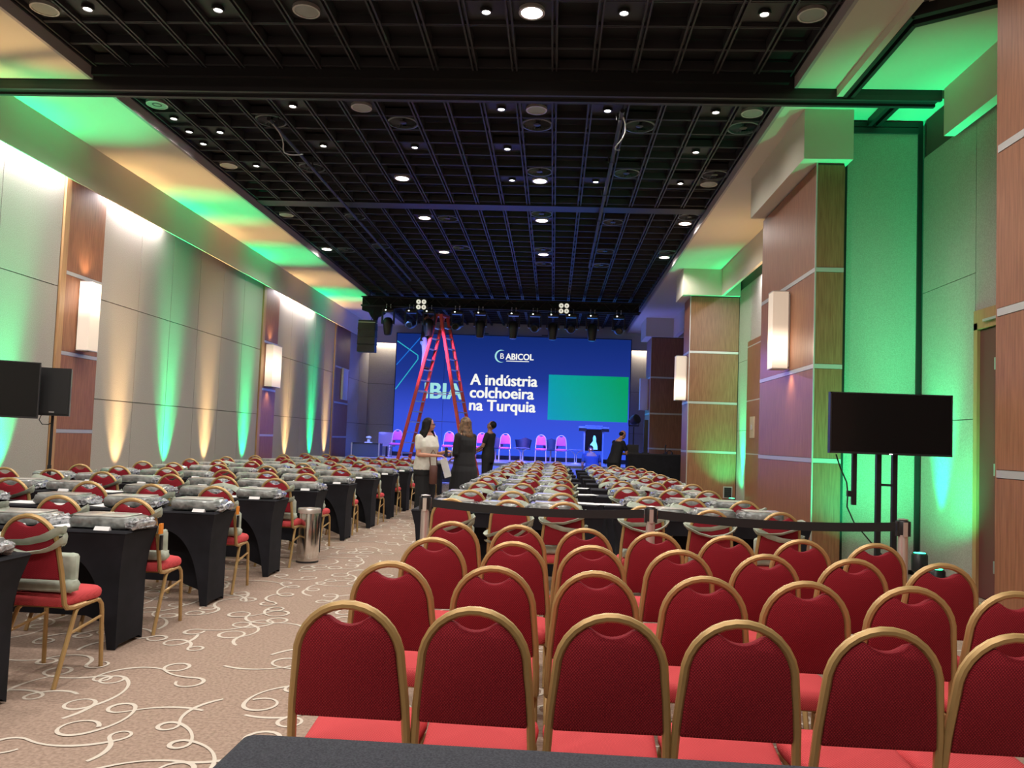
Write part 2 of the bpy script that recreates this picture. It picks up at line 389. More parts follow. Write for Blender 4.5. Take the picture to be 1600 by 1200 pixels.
obj('rail', M().add([(3.18, 7.13, 5.36), (3.98, 6.63, 5.36), (4.02, 6.68, 5.36), (3.22, 7.18, 5.36), (3.18, 7.13, 5.47), (3.98, 6.63, 5.47), (4.02, 6.68, 5.47), (3.22, 7.18, 5.47)], [(0, 3, 2, 1), (4, 5, 6, 7), (0, 1, 5, 4), (1, 2, 6, 5), (2, 3, 7, 6), (3, 0, 4, 7)]), BLK, tr)
obj('rail_bed', M().box(3.14, 3.18, 7.1, 8.65, 5.44, 5.50), BLKC, tr)
tr2 = thing('partition_track', 'short black track linking ceiling beam and the framed green-lit panel', 'track')
obj('rail', M().box(3.68, 3.73, 8.87, 9.44, 5.37, 5.46), BLK, tr2); obj('rail', M().box(3.78, 3.83, 8.87, 9.44, 5.37, 5.46), BLK, tr2)
obj('rail_bed', M().box(3.73, 3.78, 8.87, 9.44, 5.42, 5.46), BLKC, tr2)

# ceiling: recess deck, grid bars, beam
ce = struct('ceiling', M().box(GX, 2.6, YN, 28.4, ZC+.14, ZC+.3), BLKC)
def lbar(x, y0, y1):
    return M().box(x-.034, x-.014, y0, y1, ZC, ZC+.12).box(x+.014, x+.034, y0, y1, ZC, ZC+.12).box(x-.014, x+.014, y0, y1, ZC+.05, ZC+.12)
for i in range(19):
    x = GX+i*CELL
    if i in (0, 18): x += .036 if i == 0 else -.036
    obj('grid_bar', lbar(x, 1.0, 8.65), BARM, ce); obj('grid_bar', lbar(x, 8.87, 28.4), BARM, ce)
cb = M().box(GX, 2.565, -.020, -.006, ZC+.012, ZC+.11).box(GX, 2.565, .006, .020, ZC+.012, ZC+.11).box(GX, 2.565, -.006, .006, ZC+.06, ZC+.11).mesh('grid_cross_bar', BARM)
for j in range(5, 63):
    if 8.6 < j*CELL < 8.9: continue
    o = link('grid_cross_bar', cb, ce); o.location = (0, j*CELL, 0)
bm_ = thing('ceiling_beam', 'wide black beam crossing the ceiling from wall to wall', 'beam')
obj('beam_body', M().box(XL, 4.18, 8.66, 8.86, 5.40, ZC+.1).box(GX, 2.5, 8.6, 8.66, 5.5, ZC+.1), BLK, bm_)
obj('beam_rail', M().box(XL, 4.18, 8.66, 8.70, 5.345, 5.40), BARM, bm_); obj('beam_rail', M().box(XL, 4.18, 8.82, 8.87, 5.345, 5.40), BARM, bm_)
obj('beam_slot', M().box(XL, 4.18, 8.70, 8.82, 5.375, 5.40), BLKC, bm_)
bm2 = thing('ceiling_beam', 'thin black cross bar joining the two halves of the far ceiling grid', 'beam')
obj('beam_body', M().box(GX+.02, 2.55, 13.60, 13.92, 5.575, ZC+.1), BLK, bm2)

# right wall, pilasters, bulkheads
wr = struct('wall_right', M().box(4.18, 4.5, 9.75, YB, 0, 5.6).box(4.38, 4.7, YN, 7.05, 0, 5.6).box(4.38, 4.7, 8.27, 9.45, 0, 5.6).box(4.38, 4.7, 7.05, 8.27, 2.8, 5.6).box(4.5, 4.7, 9.45, 9.6, 0, 5.6), JOINT)
for (a, b) in ((8.28, 9.44), (5.5, 6.28), (6.29, 7.04)):
    for k in range(3): obj('fabric_panel', M().box(4.35, 4.38, a, b, ZJ[k]+.004, ZJ[k+1]-.004), FAB, wr)
obj('fabric_panel', M().box(4.35, 4.38, 7.05, 8.27, 2.93, 4.99), FAB, wr)
for (a, b) in ((11.7, 12.65), (12.66, 13.65), (13.66, 14.68), (14.69, 15.71), (15.72, 16.76), (16.77, 17.79), (18.62, 19.85), (19.86, 21.1), (21.11, 22.35), (22.36, 23.6), (23.61, 24.84), (26.1, 27.5), (27.51, 28.89)):
    for k in range(3): obj('fabric_panel', M().box(4.15, 4.18, a, b, ZJ[k]+.004, ZJ[k+1]-.004), FAB, wr)
zz = [.02, 1.31, 2.42, 3.57, 3.70]
for k in range(4):
    for a, b in ((13.2, 14.95), (14.96, 16.74)): obj('wood_panel', M().box(4.09, 4.15, a, b, zz[k]+.012, zz[k+1]-.012), WOOD, wr)
    if k: obj('metal_strip', M().box(4.09, 4.152, 13.2, 16.74, zz[k]-.012, zz[k]+.012), STRIP, wr)
def pilaster(y0, y1, xo, front=True):
    core = obj('pilaster', M().box(3.065, xo, y0+.025, y1, 0, 4.86), JOINT, wr)
    zz = [0, 1.31, 2.42, 3.57, 4.86]
    for k in range(4):
        a, b = zz[k]+(.03 if k else 0), zz[k+1]-.03
        obj('wood_panel', M().box(3.04, 3.065, y0+.012, y1, a, b), WOOD, core)
        obj('wood_panel', M().box(3.052, xo, y0, y0+.025, a, b), WOOD, core)
        if k:
            obj('metal_strip', M().box(3.036, 3.065, y0+.012, y1, zz[k]-.026, zz[k]+.026), STRIP, core)
            obj('metal_strip', M().box(3.052, xo, y0-.004, y0+.025, zz[k]-.026, zz[k]+.026), STRIP, core)
    obj('corner_bead', M().box(3.036, 3.052, y0-.004, y0+.012, 0, 4.86), STRIP, core)
pilaster(3.0, 5.5, 4.37); pilaster(9.3, 11.67, 3.37); pilaster(17.8, 18.6, 4.14); pilaster(24.85, 26.05, 4.14)
obj('wood_panel', M().box(3.04, 4.37, 5.5, 5.52, 0, 4.86), WOOD, wr)
struct('trim_11', M().box(2.85, 3.42, 9.18, 11.66, 4.86, ZS), PLAST)
struct('trim_12', M().box(3.72, 3.78, 11.66, 17.7, 4.86, ZS), PLAST)
struct('trim_13', M().box(2.85, 4.14, 17.7, 18.7, 4.86, ZS), PLAST)
struct('trim_14', M().box(3.72, 3.86, 18.7, 24.75, 4.86, ZS), PLAST)
struct('trim_15', M().box(2.85, 4.14, 24.75, 26.15, 4.86, ZS), PLAST)
struct('trim_16', M().box(3.72, 3.86, 26.15, 28.4, 4.86, ZS), PLAST)
struct('trim_17', M().box(4.18, 4.30, 5.52, 8.62, 4.93, ZS).box(2.85, 4.37, 2.9, 5.52, 4.86, ZS), PLAST)
struct('trim_18', M().box(3.40, 3.44, 9.5, 11.66, 4.86, 5.46).box(3.38, 3.42, 9.5, 11.66, 0, 4.86), PLAST)   # closet return
# partition closet back wall
struct('wall_closet', M().box(3.42, 4.5, 9.62, 9.7, 0, 5.46), FAB)
pp = thing('partition_panel', 'tall fabric partition panel in black frame, lit green, beside wood pillar', 'partition', (3.86, 9.52, 0))
for k in range(1): obj('fabric_face', M().box(-.40, .44, -.02, .06, .06, 5.30), FAB, pp)
for x0, x1 in ((-.475, -.40), (.44, .49)): obj('frame_bar', M().box(x0, x1, -.05, .07, 0, 5.38), BLK, pp)
obj('frame_bar', M().box(-.475, .49, -.05, .07, 5.38, 5.44), BLK, pp); obj('frame_seal', M().box(-.40, .44, -.05, .05, 5.30, 5.37), BARM, pp)
# door by near pilaster
d1 = struct('door_1', M().box(4.36, 4.385, 7.88, 8.20, .01, 2.72), mat('dark_red_door', (.13, .035, .035), .5))
for z in (.35, 1.3, 2.35):
    obj('hinge', M().box(4.335, 4.36, 7.84, 7.90, z-.06, z+.06).tube([(4.335, 7.84, z-.065), (4.335, 7.84, z+.065)], .009, 6), ALU, d1)
obj('door_gap_dark', M().box(4.41, 4.45, 7.06, 7.87, .01, 2.72), mat('black_door_gap', (.01, .008, .01), .6), d1)  # black slab painted as the dark of the door opening, not a leaf
obj('door_frame', M().box(4.33, 4.40, 8.20, 8.27, 0, 2.80), WOODG, d1); obj('door_frame', M().box(4.33, 4.40, 7.05, 8.27, 2.73, 2.93), WOODG, d1)
obj('closer_arm', M().box(4.30, 4.335, 7.8, 8.05, 2.79, 2.815), STRIP, d1)
# far and near walls
wb = struct('wall_back', M().box(-7.3, 4.5, YB, YB+.2, 0, 5.6), JOINT)
for i in range(8):
    a = XL+(XR-XL)*i/8+.006; b = XL+(XR-XL)*(i+1)/8-.006
    for k in range(3): obj('fabric_panel', M().box(a, b, YB-.03, YB, ZJ[k]+.006, ZJ[k+1]-.006), FAB, wb)
struct('trim_19', M().box(-6.98, 4.15, 28.40, 28.52, 4.845, ZC+.2), PLAST)
struct('wall_near', M().box(-7.3, 5.2, YN-.2, YN, 0, 5.8), PLAST)
vents = thing('wall_vent', 'long narrow slot vents in bulkhead above the big screen', 'vent')
for x in (-2.6, -.4): obj('slot', M().box(x-.12, x+.12, 28.385, 28.402, 5.27, 5.30), BLK, vents)
# small wall things
sw = thing('wall_switch', 'pale switch plate on the wood panel behind the large pillar', 'switch', (4.09, 16.2, 1.86))
obj('plate', M().box(-.02, 0, -.16, .16, -.22, .22), mat('beige_plate', (.5, .42, .28), .5), sw); obj('rocker', M().box(-.035, -.02, -.04, .04, -.05, .05), STRIP, sw)
vt = thing('floor_vent', 'small dark square grille low on green-lit wood pillar', 'vent', (3.97, 17.8, .42))
obj('frame', M().box(-.10, .10, -.02, 0, -.13, .13), STRIP, vt)
obj('grille', M().box(-.08, .08, -.028, -.02, -.11, .11), BLKP, vt)
for k in range(4): obj('slat', M().box(-.08, .08, -.036, -.028, -.09+k*.05, -.075+k*.05), BARM, vt)

# ---------------------------------------------------------------- wall sconces
def sconce(label, x, y, z, m, side, dpt=.21, wd=.24, ht=1.0):
    t = thing('wall_sconce', label, 'lamp', (x, y, z), 0, 'tall frosted wall lamps')
    x0, x1 = (.03, dpt) if side > 0 else (-dpt, -.03)
    obj('glass_shade', M().box(x0, x1, 0, wd, 0, ht), m, t)
    obj('back_plate', M().box(*( (0.012, .03) if side > 0 else (-.03, -.004)), .02, wd-.02, .02, ht-.02), STRIP, t)
    for zz in (-.012, ht): obj('edge_band', M().box(x0-.004, x1+.004, -.004, wd+.004, zz, zz+.012), STRIP, t)
    return t
sconce('tall lit wall lamp on the wood pier beside loudspeaker', XL, 10.93, 2.50, SGL_HI, 1)
sconce('lit wall lamp on the middle wood pier of left wall', XL, 18.35, 2.50, SGL_BOTH, 1, wd=.6)
sconce('unlit pale wall lamp on far left pier near stage', XL, 25.12, 2.55, SGL_OFF, 1, .09, .6)
sconce('lit wall lamp on nearest right pillar, glowing at its base', 3.04, 10.22, 2.48, SGL_LO, -1, .23, .22)
sconce('glowing wall lamp on middle right pillar', 3.04, 17.95, 2.48, SGL_LO, -1, .26, .26)
sconce('unlit bluish wall lamp on far right pillar by screen', 3.04, 25.3, 2.55, SGL_OFF, -1, .26, .26)
for (x, y, z, up) in ((-6.86, 11.05, 3.56, 1), (3.0, 10.15, 2.44, -1), (-6.86, 18.6, 3.56, 1), (-6.86, 18.6, 2.44, -1)):
    spot('sconce_glow', (x+(.0 if x < 0 else -.05), y, z), (x+(-.12 if x < 0 else .05), y, z+up*.6), (1, .72, .45), 9, 100, 1, .04)
for (x, y, z) in ((-6.5, 11.0, 3.2), (2.56, 10.15, 2.75), (-6.5, 18.5, 3.0), (2.5, 17.9, 2.7)):
    light('POINT', 'sconce_lamp', (x, y, z), (1, .78, .56), 5, shadow_soft_size=.12)

# ---------------------------------------------------------------- ceiling fixtures
def rd(mb, r0, r1, z0, z1, n=22): return mb.lathe([(r0, z0), (r1, z0), (r1, z1), (r0, z1)], n)
lamp0 = None; disc = M().lathe([(.001, 0), (.105, 0), (.105, .03), (.001, .03)], 22).mesh('diffuser', LGL)
ringm = M(); ringm.lathe([(.106, .035), (.106, -.004), (.13, -.004), (.13, .035)], 22); ring = ringm.mesh('trim_ring', STRIP)
def rowcol(i, j): return 'column %d from the left edge' % (int(i)+1)
def side(i): return ('at the left edge' if i < 1 else 'in the second column from left' if i < 2 else 'left of centre' if i < 6 else 'slightly left of centre' if i < 8 else 'near the centre' if i < 13 else 'right of centre' if i < 16 else 'at the right edge')
def dist(j): return ('before the beam' if j < 19 else 'just past the beam' if j < 23 else 'early in the far grid' if j < 29 else 'midway down the far grid' if j < 36 else 'deep in the far grid')
hold = M().box(-.21, .21, -.21, .21, .03, .05).mesh('mounting_panel', BLK)
def fix(i, j, name, lab, cat, grp, parts):
    x, y = cell(i, j); t = thing(name, lab, cat, (x, y, ZC+.02), 0, grp)
    for nm, me in parts: link(nm, me, t)
    return t
for i, j in LAMPS:
    fix(i, j, 'ceiling_lamp', 'large round lit ceiling lamp %s, %s' % (side(i), dist(j)), 'lamp', 'large lit ceiling lamps', [('diffuser', disc), ('trim_ring', ring), ('mounting_panel', hold)])
dsm = M().lathe([(.001, .008), (.042, .008), (.042, .03), (.001, .03)], 14).mesh('lens', LSM)
rsm = M().lathe([(.043, .03), (.043, -.002), (.062, -.002), (.062, .03)], 14).mesh('trim_ring', BLKP)
for i, j in SMALL:
    fix(i, j, 'spot_downlight', 'small recessed ceiling light %s, %s' % (side(i), {16: 'before beam', 21: 'behind beam', 22: 'second behind beam', 23: 'third behind beam', 24: 'fourth behind beam', 26: 'sixth behind beam', 27: 'seventh behind beam'}[int(j)]), 'light', 'small recessed lights', [('lens', dsm), ('trim_ring', rsm), ('mounting_panel', hold)])
gsm = M().lathe([(.001, 0), (.115, 0), (.115, .03), (.001, .03)], 20).mesh('grille', GRL)
gr2 = M().lathe([(.116, .03), (.116, -.006), (.135, -.006), (.135, .03)], 20).mesh('rim', STRIP)
GR = [(.5, 16.5), (6.5, 16.5), (.5, 21.5), (6.5, 21.5), (.5, 26.5), (11.5, 21.5), (17.5, 16.5), (17.5, 21.5), (17.5, 27.5), (.5, 32.5)]
for i, j in GR:
    fix(i, j, 'ceiling_speaker', 'grey round ceiling grille %s, %s' % (side(i), dist(j)), 'speaker', 'grey round ceiling grilles', [('grille', gsm), ('rim', gr2), ('mounting_panel', hold)])
fin = M()
for k in range(24):
    a = 2*PI*k/24; c, s = math.cos(a), math.sin(a)
    fin.add([(.05*c, .05*s, 0), (.185*c, .185*s, 0), (.185*c-.01*s, .185*s+.01*c, .035), (.05*c-.01*s, .05*s+.01*c, .035)], [(0, 1, 2, 3)])
fine = fin.mesh('fins', mat('dark_fin', (.10, .11, .13), .4)); hubm = M().lathe([(.001, -.01), (.05, -.005), (.05, .03), (.001, .03)], 14).mesh('hub', BLKP)
drg = M().lathe([(.186, .03), (.186, -.012), (.212, -.008), (.212, .03)], 26).mesh('rim', mat('dark_rim', (.10, .12, .13), .4))
DF = [(3.5, 22.5), (3.5, 26.5), (7.5, 15.5), (11.5, 15.5), (7.5, 22.5), (11.5, 22.5), (14.5, 22.5), (17.5, 22.5), (11.5, 26.5), (14.5, 26.5), (17.5, 26.5), (7.5, 32.5), (11.5, 31.5), (14.5, 32.5), (17.5, 31.5), (7.5, 37.5), (11.5, 37.5), (14.5, 37.5), (17.5, 37.5), (11.5, 40.5), (14.5, 40.5), (1.5, 38.5), (3.5, 32.5), (3.5, 37.5)]
for i, j in DF:
    fix(i, j, 'air_diffuser', 'dark round finned air outlet %s, %s%s' % (side(i), dist(j), {(7, 22): ', second column', (7, 32): ', second column', (7, 37): ', second column', (11, 40): ', farthest', (14, 40): ', farthest'}.get((int(i), int(j)), '')), 'air vent', 'round finned air outlets', [('fins', fine), ('rim', drg), ('hub', hubm), ('mounting_panel', hold)])
for x, lab, y0, y1 in ((-3.85, 'black cable conduit hanging under the left of ceiling grid', 9.8, 20), (.72, 'black cable conduit hanging under the right of ceiling grid', 9.4, 18)):
    t = thing('ceiling_conduit', lab, 'pipe', (x, 0, 0)); obj('pipe', M().tube([(0, y0, 5.5), (0, y1, 5.5)], .028, 8), BARM, t, True)
    yy = y0+.2
    while yy < y1: obj('clamp', M().tube([(-.05, yy, 5.55), (-.05, yy, 5.47), (.05, yy, 5.47), (.05, yy, 5.62)], .012, 6), BARM, t); yy += 1.5
    pts = [(0.02+.05*math.sin(k*.9), y0+.1+k*.12, 5.47-.16*math.sin(k*PI/9)) for k in range(10)]
    obj('loose_cable', M().tube(pts, .009, 5), mat('grey_cable', (.4, .4, .4), .5), t)

# ================================================================ banquet chair
TOPZ, BCZ, BA, BB = .918, .752, .157, .166
def by(z): return -.185-(z-.46)*.17
def chair_parts(goldm, redm, seatm):
    # back frame: hook under the seat, up and over the arch
    path = []
    for s in (1,):
        path += [(.172, .02, .405), (.174, -.10, .405), (.176, -.155, .415), (.177, -.180, .44), (.176, by(.50), .50), (.170, by(.62), .62), (.162, by(.70), .70)]
    arch = [(BA*math.cos(R(a)), by(BCZ+BB*math.sin(R(a))), BCZ+BB*math.sin(R(a))) for a in range(0, 181, 12)]
    left = [(-x, y, z) for x, y, z in reversed(path)]
    fr = M().tube(path+arch+left, .0138, 8, rz=(1.0, 1.0))
    # upholstered back with dip for the hand hole
    a, b = BA-.0125, BB-.0125
    poly = [(-.158, .572), (.158, .572), (.162, .58)]
    poly += [(.154, .68)]
    for an in range(0, 181, 6):
        x, z = a*math.cos(R(an)), BCZ+b*math.sin(R(an))
        if abs(x) < .066:
            e = BCZ+b*math.sqrt(1-(.066/a)**2); z = e-.030*(1-(x/.066)**2)
        poly.append((x, z))
    poly += [(-.154, .68), (-.162, .58)]
    n = len(poly); cx, cz = 0, .74
    vs = []
    for sc, d in ((.94, -.017), (.985, -.013), (1, -.004), (1, .010), (.95, .026), (.86, .034)):
        for x, z in poly: vs.append((cx+(x-cx)*sc, by(cz+(z-cz)*sc)+d, cz+(z-cz)*sc))
    fs = []
    for l in range(5):
        for k in range(n): p = l*n+k; q = l*n+(k+1) % n; fs.append((p, q, q+n, p+n))
    fs.append(tuple(reversed(range(n)))); fs.append(tuple(range(5*n, 6*n)))
    bk = M().add(vs, fs)
    # seat cushion
    ol = []
    for (qx, qy, r, a0) in ((.185-.09, .215-.09, .09, 0), (-.185+.09, .215-.09, .09, 90), (-.165+.03, -.165+.03, .03, 180), (.165-.03, -.165+.03, .03, 270)):
        for k in range(6): an = R(a0+18*k); ol.append((qx+r*math.cos(an), qy+r*math.sin(an)))
    n = len(ol); vs = []; fs = []
    lv = [(.97, .418), (1.0, .428), (1.01, .445), (.99, .462), (.93, .474), (.80, .481), (.4, .485)]
    for sc, z in lv:
        for x, y in ol: vs.append((x*sc, .02+(y-.02)*sc, z))
    for l in range(len(lv)-1):
        for k in range(n): p = l*n+k; q = l*n+(k+1) % n; fs.append((p, q, q+n, p+n))
    fs.append(tuple(reversed(range(n)))); fs.append(tuple(range((len(lv)-1)*n, len(lv)*n)))
    st = M().add(vs, fs)
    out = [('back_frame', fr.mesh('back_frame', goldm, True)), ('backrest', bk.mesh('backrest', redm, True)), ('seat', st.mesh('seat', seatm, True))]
    for s in (1, -1):
        x = .165*s
        out.append(('leg', M().tube([(x, .135, .402), (x, .165, .395), (x*1.02, .185, .37), (x*1.03, .192, .33), (x*1.06, .205, .0)], .0125, 8).mesh('leg', goldm, True)))
        out.append(('leg', M().tube([(x, .02, .398), (x, -.035, .392), (x*1.02, -.062, .375), (x*1.03, -.078, .345), (x*1.10, -.235, 0)], .0125, 8).mesh('leg', goldm, True)))
        out.append(('stretcher', M().tube([(x*1.03, .194, .30), (x*1.04, -.100, .295-.03)], .009, 6).mesh('stretcher', goldm, True)))
    fb = M().box(-.160, .160, -.12, .135, .402, .420)
    fb.tube([(.165, .14, .402), (.165, .0, .398)], .0125, 8).tube([(-.165, .14, .402), (-.165, .0, .398)], .0125, 8)
    out.append(('seat_frame', fb.mesh('seat_frame', goldm, True)))
    return out
CH = chair_parts(GOLD, RED, REDS)
proto = {}
def chair(x, ytop, rz, label, group, top=True):
    """ytop: where the top of the arch stands"""
    y = ytop-by(TOPZ) if top else ytop
    c = 'c'
    if c not in proto:
        t = thing('banquet_chair', label, 'chair', (x, y, 0), rz, group)
        for nm, me in CH: link(nm, me, t)
        proto[c] = t; return t
    return dup(proto[c], (x, y, 0), rz, label, group)
def seatlab(k, n):
    return ['at the left end', 'second from left', 'third from left', 'fourth from left', 'third from right', 'second from right', 'at the right end'][k] if n == 7 else ['at the left end', 'second from left', 'third from left', 'fourth from left', 'fifth from left', 'cut by the right edge'][k]
AUD = [([-.579, -.202, .188, .568, .964, 1.33], 2.29, -.005, 'nearest row'),
       ([-.603, -.209, .195, .600, .985, 1.369, 1.735], 3.04, -.02, 'second row from camera'),
       ([-.571, -.161, .214, .62, 1.012, 1.412, 1.806], 3.80, -.055, 'third row from camera'),
       ([-.579, -.173, .20, .608, 1.007, 1.405, 1.792], 4.55, -.085, 'row next to the black belt')]
for xs, yt, sl, rn in AUD:
    for k, x in enumerate(xs):
        chair(x, yt+sl*(x+.2), R(random.uniform(-2, 2)), 'red banquet chair without bag, %s of %s' % (seatlab(k, len(xs)), rn), 'spectator chairs without bags')

# ================================================================ covered tables, bags, kits
def table_mesh(L, D=.42):
    m = M(); h = L/2; d = D/2; H = .75
    def sidep(p0, p1, inw, low, nu=22, nv=6):
        vs = []
        for j in range(nv+1):
            for i in range(nu+1):
                u = i/nu; zl = low(u); v = j/nv; z = (H-.012)+(zl-(H-.012))*v
                k = (1-z/H); q = .050*math.sin(min(1, k*2.6)*PI/2)
                x = p0[0]+(p1[0]-p0[0])*u; y = p0[1]+(p1[1]-p0[1])*u
                x -= math.copysign(q, x)*min(1, abs(x)/h) ; y -= math.copysign(q, y)*min(1, abs(y)/d)
                vs.append((x, y, z))
        fs = []
        for j in range(nv):
            for i in range(nu): a = j*(nu+1)+i; fs.append((a, a+1, a+nu+2, a+nu+1))
        m.add(vs, fs)
    def arch(hi, leg, base=.0):
        def f(u):
            s = min(u, 1-u)*L
            if s < leg: return 0.004
            t = min(1, (s-leg)/.40); return base+hi*(max(0, 1-(1-t)**2.4))**.5+.004
        return f
    def low(hi, leg):
        def f(u):
            s = min(u, 1-u)*L
            return .004 if s < leg else min(hi, .004+(s-leg)*.35)
        return f
    sidep((-h, -d), (h, -d), 0, arch(.60, .075), 60, 5)
    sidep((h, d), (-h, d), 0, low(.13, .06), 60, 5)
    sidep((h, -d), (h, d), 0, lambda u: .004 if (u < .12 or u > .88) else .03, 8)
    sidep((-h, d), (-h, -d), 0, lambda u: .004 if (u < .12 or u > .88) else .03, 8)
    r = .012
    m.add([(-h+r, -d+r, H), (h-r, -d+r, H), (h-r, d-r, H), (-h+r, d-r, H), (-h, -d, H-r), (h, -d, H-r), (h, d, H-r), (-h, d, H-r)],
          [(0, 1, 2, 3), (4, 5, 1, 0), (5, 6, 2, 1), (6, 7, 3, 2), (7, 4, 0, 3)])
    return m.mesh('stretch_cover', SPAN, True)
TM = table_mesh(1.78)
footm = M().lathe([(.02, 0), (.024, .02), (.018, .14)], 8).mesh('table_foot', BLKP)
topm = M().box(-.86, .86, -.185, .185, .70, .735).mesh('tabletop', BLKP)
tproto = None
def table(x0, yn, label, group):
    global tproto
    loc = (x0+.89, yn+.21, 0)
    if tproto is None:
        t = thing('covered_table', label, 'table', loc, 0, group)
        link('stretch_cover', TM, t); link('tabletop', topm, t)
        for sx in (-1, 1):
            for sy in (-1, 1): o = link('table_foot', footm, t); o.location = (sx*.79, sy*.125, 0)
        tproto = t; return t
    return dup(tproto, loc, 0, label, group)
# tote bags hung round the chair backs
def band(z0, slope, sag, w=.018, hw=.187, spread=0, ph=0):
    pts = []
    for k in range(28):
        a = 2*PI*k/28; cx, sy = math.cos(a), math.sin(a)
        x = hw*math.copysign(abs(cx)**.45, cx); dy = .034*math.copysign(abs(sy)**.5, sy)
        q = x/hw; z = z0+slope*q+sag*(1-q*q)*(1 if sy < 0 else .5)+.006*math.sin(3*a+ph)
        pts.append((x, by(z)+dy+(-.0 if sy < 0 else .012), z))
    return M().tube(pts, w, 6, closed=True, rz=(.42, 1.7))
def tote(kind):
    st = []
    if kind == 0: st = [band(.80, .035, -.05, .020), band(.745, -.03, -.035, .017, ph=2)]
    if kind == 1: st = [band(.775, .00, .055, .020, .185), band(.735, .02, -.05, .017, ph=1)]
    if kind == 2: st = [band(.80, -.055, .01, .019), band(.77, .06, -.01, .019, ph=2)]
    if kind == 3: st = [band(.70, .07, -.02, .021), band(.66, .085, -.05, .016, ph=3)]
    if kind == 4: st = [band(.79, .0, -.075, .021, ph=1), band(.815, .03, -.03, .015, ph=3)]
    pouch = M().rbox(-.15, .175, -.115, -.055, .488, .70, .025, 3, .005)
    low_ = M().rbox(-.165, .19, -.15, -.05, .488, .56, .03, 3, .006)
    return [('strap', s.mesh('strap', SAGE, True)) for s in st]+[('pouch', pouch.mesh('pouch', SAGE, True)), ('pouch_fold', low_.mesh('pouch_fold', SAGE, True))]
TT = [tote(k) for k in range(5)]
tp = {}
def bag(kind, x, y, rz, label):
    if kind not in tp:
        t = thing('tote_bag', label, 'bag', (x, y, 0), rz, 'sage cotton bags round chair backs')
        for nm, me in TT[kind]: link(nm, me, t)
        tp[kind] = t; return t
    return dup(tp[kind], (x, y, 0), rz, label)
# wrapped kits
KT = []
for k in range(3):
    m = M().rbox(-.215+.01*k, .195, -.13, .13, .001, .080+.006*k, .03, 3, .006)
    cr = M().rbox(.15, .235, -.125, .125, .002, .066, .03, 4, .016)
    tpn = M().rbox(-.195+.01*k, .15, -.112, .112, .078+.006*k, .088+.006*k, .012, 2, .002)  # thin slab that carries the painted sheen of the kit top
    KT.append([('block', m.mesh('block', WRAP, True)), ('film_end', cr.mesh('film_end', CRINK, False)), ('top_sheen', tpn.mesh('top_sheen', WRAPT, True))])
kp = {}
def kit(k, x, y, rz, label):
    if k not in kp:
        t = thing('wrapped_kit', label, 'parcel', (x, y, .751), rz, 'grey wrapped kits on the tables')
        for nm, me in KT[k]: link(nm, me, t)
        kp[k] = t; return t
    return dup(kp[k], (x, y, .751), rz, label)
cardm = M().add([(-.05, -.014, 0), (.05, -.014, 0), (.05, .004, .024), (-.05, .004, .024), (-.05, .02, 0), (.05, .02, 0)], [(0, 1, 2, 3), (3, 2, 5, 4), (0, 3, 4), (1, 5, 2)]).mesh('name_card', PAPER)
sheetm = M().box(-.105, .105, -.148, .148, 0, .003).mesh('paper_sheet', PAPER)
def card(x, y, label):
    o = link('name_card', cardm); o.location = (x, y, .751); o.rotation_euler = (0, 0, R(random.uniform(-8, 8))); return tag(o, label, 'card', 'white name cards at the table edges')
def sheet(x, y, rz, label):
    o = link('paper_sheet', sheetm); o.location = (x, y, .751); o.rotation_euler = (0, 0, rz); return tag(o, label, 'paper', 'white sheets on the black tables')
LY = [3.50, 4.80, 6.10, 7.45, 8.82, 10.22, 11.68, 13.12, 14.55, 16.0, 17.5, 19.0]
LC = [None, 4.06, 5.20, 6.58, 8.06, 9.32, 10.80, 12.28, 13.85, 15.2, 16.65, 18.15]
LX = [-2.86, -3.40, -3.96, -4.74, -5.30, -5.86]
SL = ['next to the aisle', 'second from the aisle', 'third from the aisle', 'fourth from the aisle', 'fifth from the aisle', 'closest to the wall']
for r, yn in enumerate(LY):
    rn = 'the nearest left table row' if r == 0 else '%s left table row' % ORD[r]
    for b in range(2):
        table(-4.44-1.84*b, yn, 'black stretch-covered table at %s end of %s' % (('aisle', 'wall')[b], rn), 'black covered tables of the left block')
    for s, x in enumerate(LX):
        jx = random.uniform(-.05, .05); jr = R(random.uniform(-5, 5))
        if LC[r] is not None:
            yy = LC[r]+random.uniform(-.04, .04); sx = (-2.79 if r == 1 else -2.86) if (s == 0 and r < 3) else x+jx-(.06*(r > 3 and s == 0))
            c = chair(sx, yy, jr, 'red banquet chair with sage bag, %s in %s' % (SL[s], rn), 'chairs of the left table block')
            kd = (4 if r == 1 and s == 0 else random.choice([0, 1, 2, 0, 3, 4]))
            g = bag(kd, c.location.x, c.location.y, jr, 'sage bag straps on chair %s in %s' % (SL[s], rn))
            if (r, s) in ((2, 0), (3, 0), (2, 1)):
                obj('orange_label', M().box(.19, .205, -.26, -.22, .69, .76), ORANGE, g); obj('hanging_tag', M().box(.195, .21, -.25, -.225, .58, .68), BLKP, g)
        if r == 0 and s > 1: continue
        kx = x+(-.06 if s else -.03)+random.uniform(-.03, .03)
        kit(random.randrange(3), kx, yn+.20, R(random.uniform(-5, 5)), 'grey plastic-wrapped kit %s on %s' % (SL[s], rn))
        if r < 9: card(kx+.04+random.uniform(-.04, .04), yn+.035, 'white folded card before kit %s on %s' % (SL[s], rn))
for r, x in ((2, -4.33), (1, -3.20), (3, -4.45), (4, -3.15), (3, -3.12), (1, -4.44), (5, -4.41), (2, -3.68)):
    sheet(x-.02, LY[r]+.22, R(random.uniform(60, 110)), 'white sheet between kits on the %s left table row, %s' % (ORD[r], 'towards the wall' if x < -4 else 'mid table' if x < -3.5 else 'towards the aisle'))
RY = [7.15, 8.42, 9.85, 11.25, 12.72, 14.2, 15.7, 17.2, 18.7, 20.2]
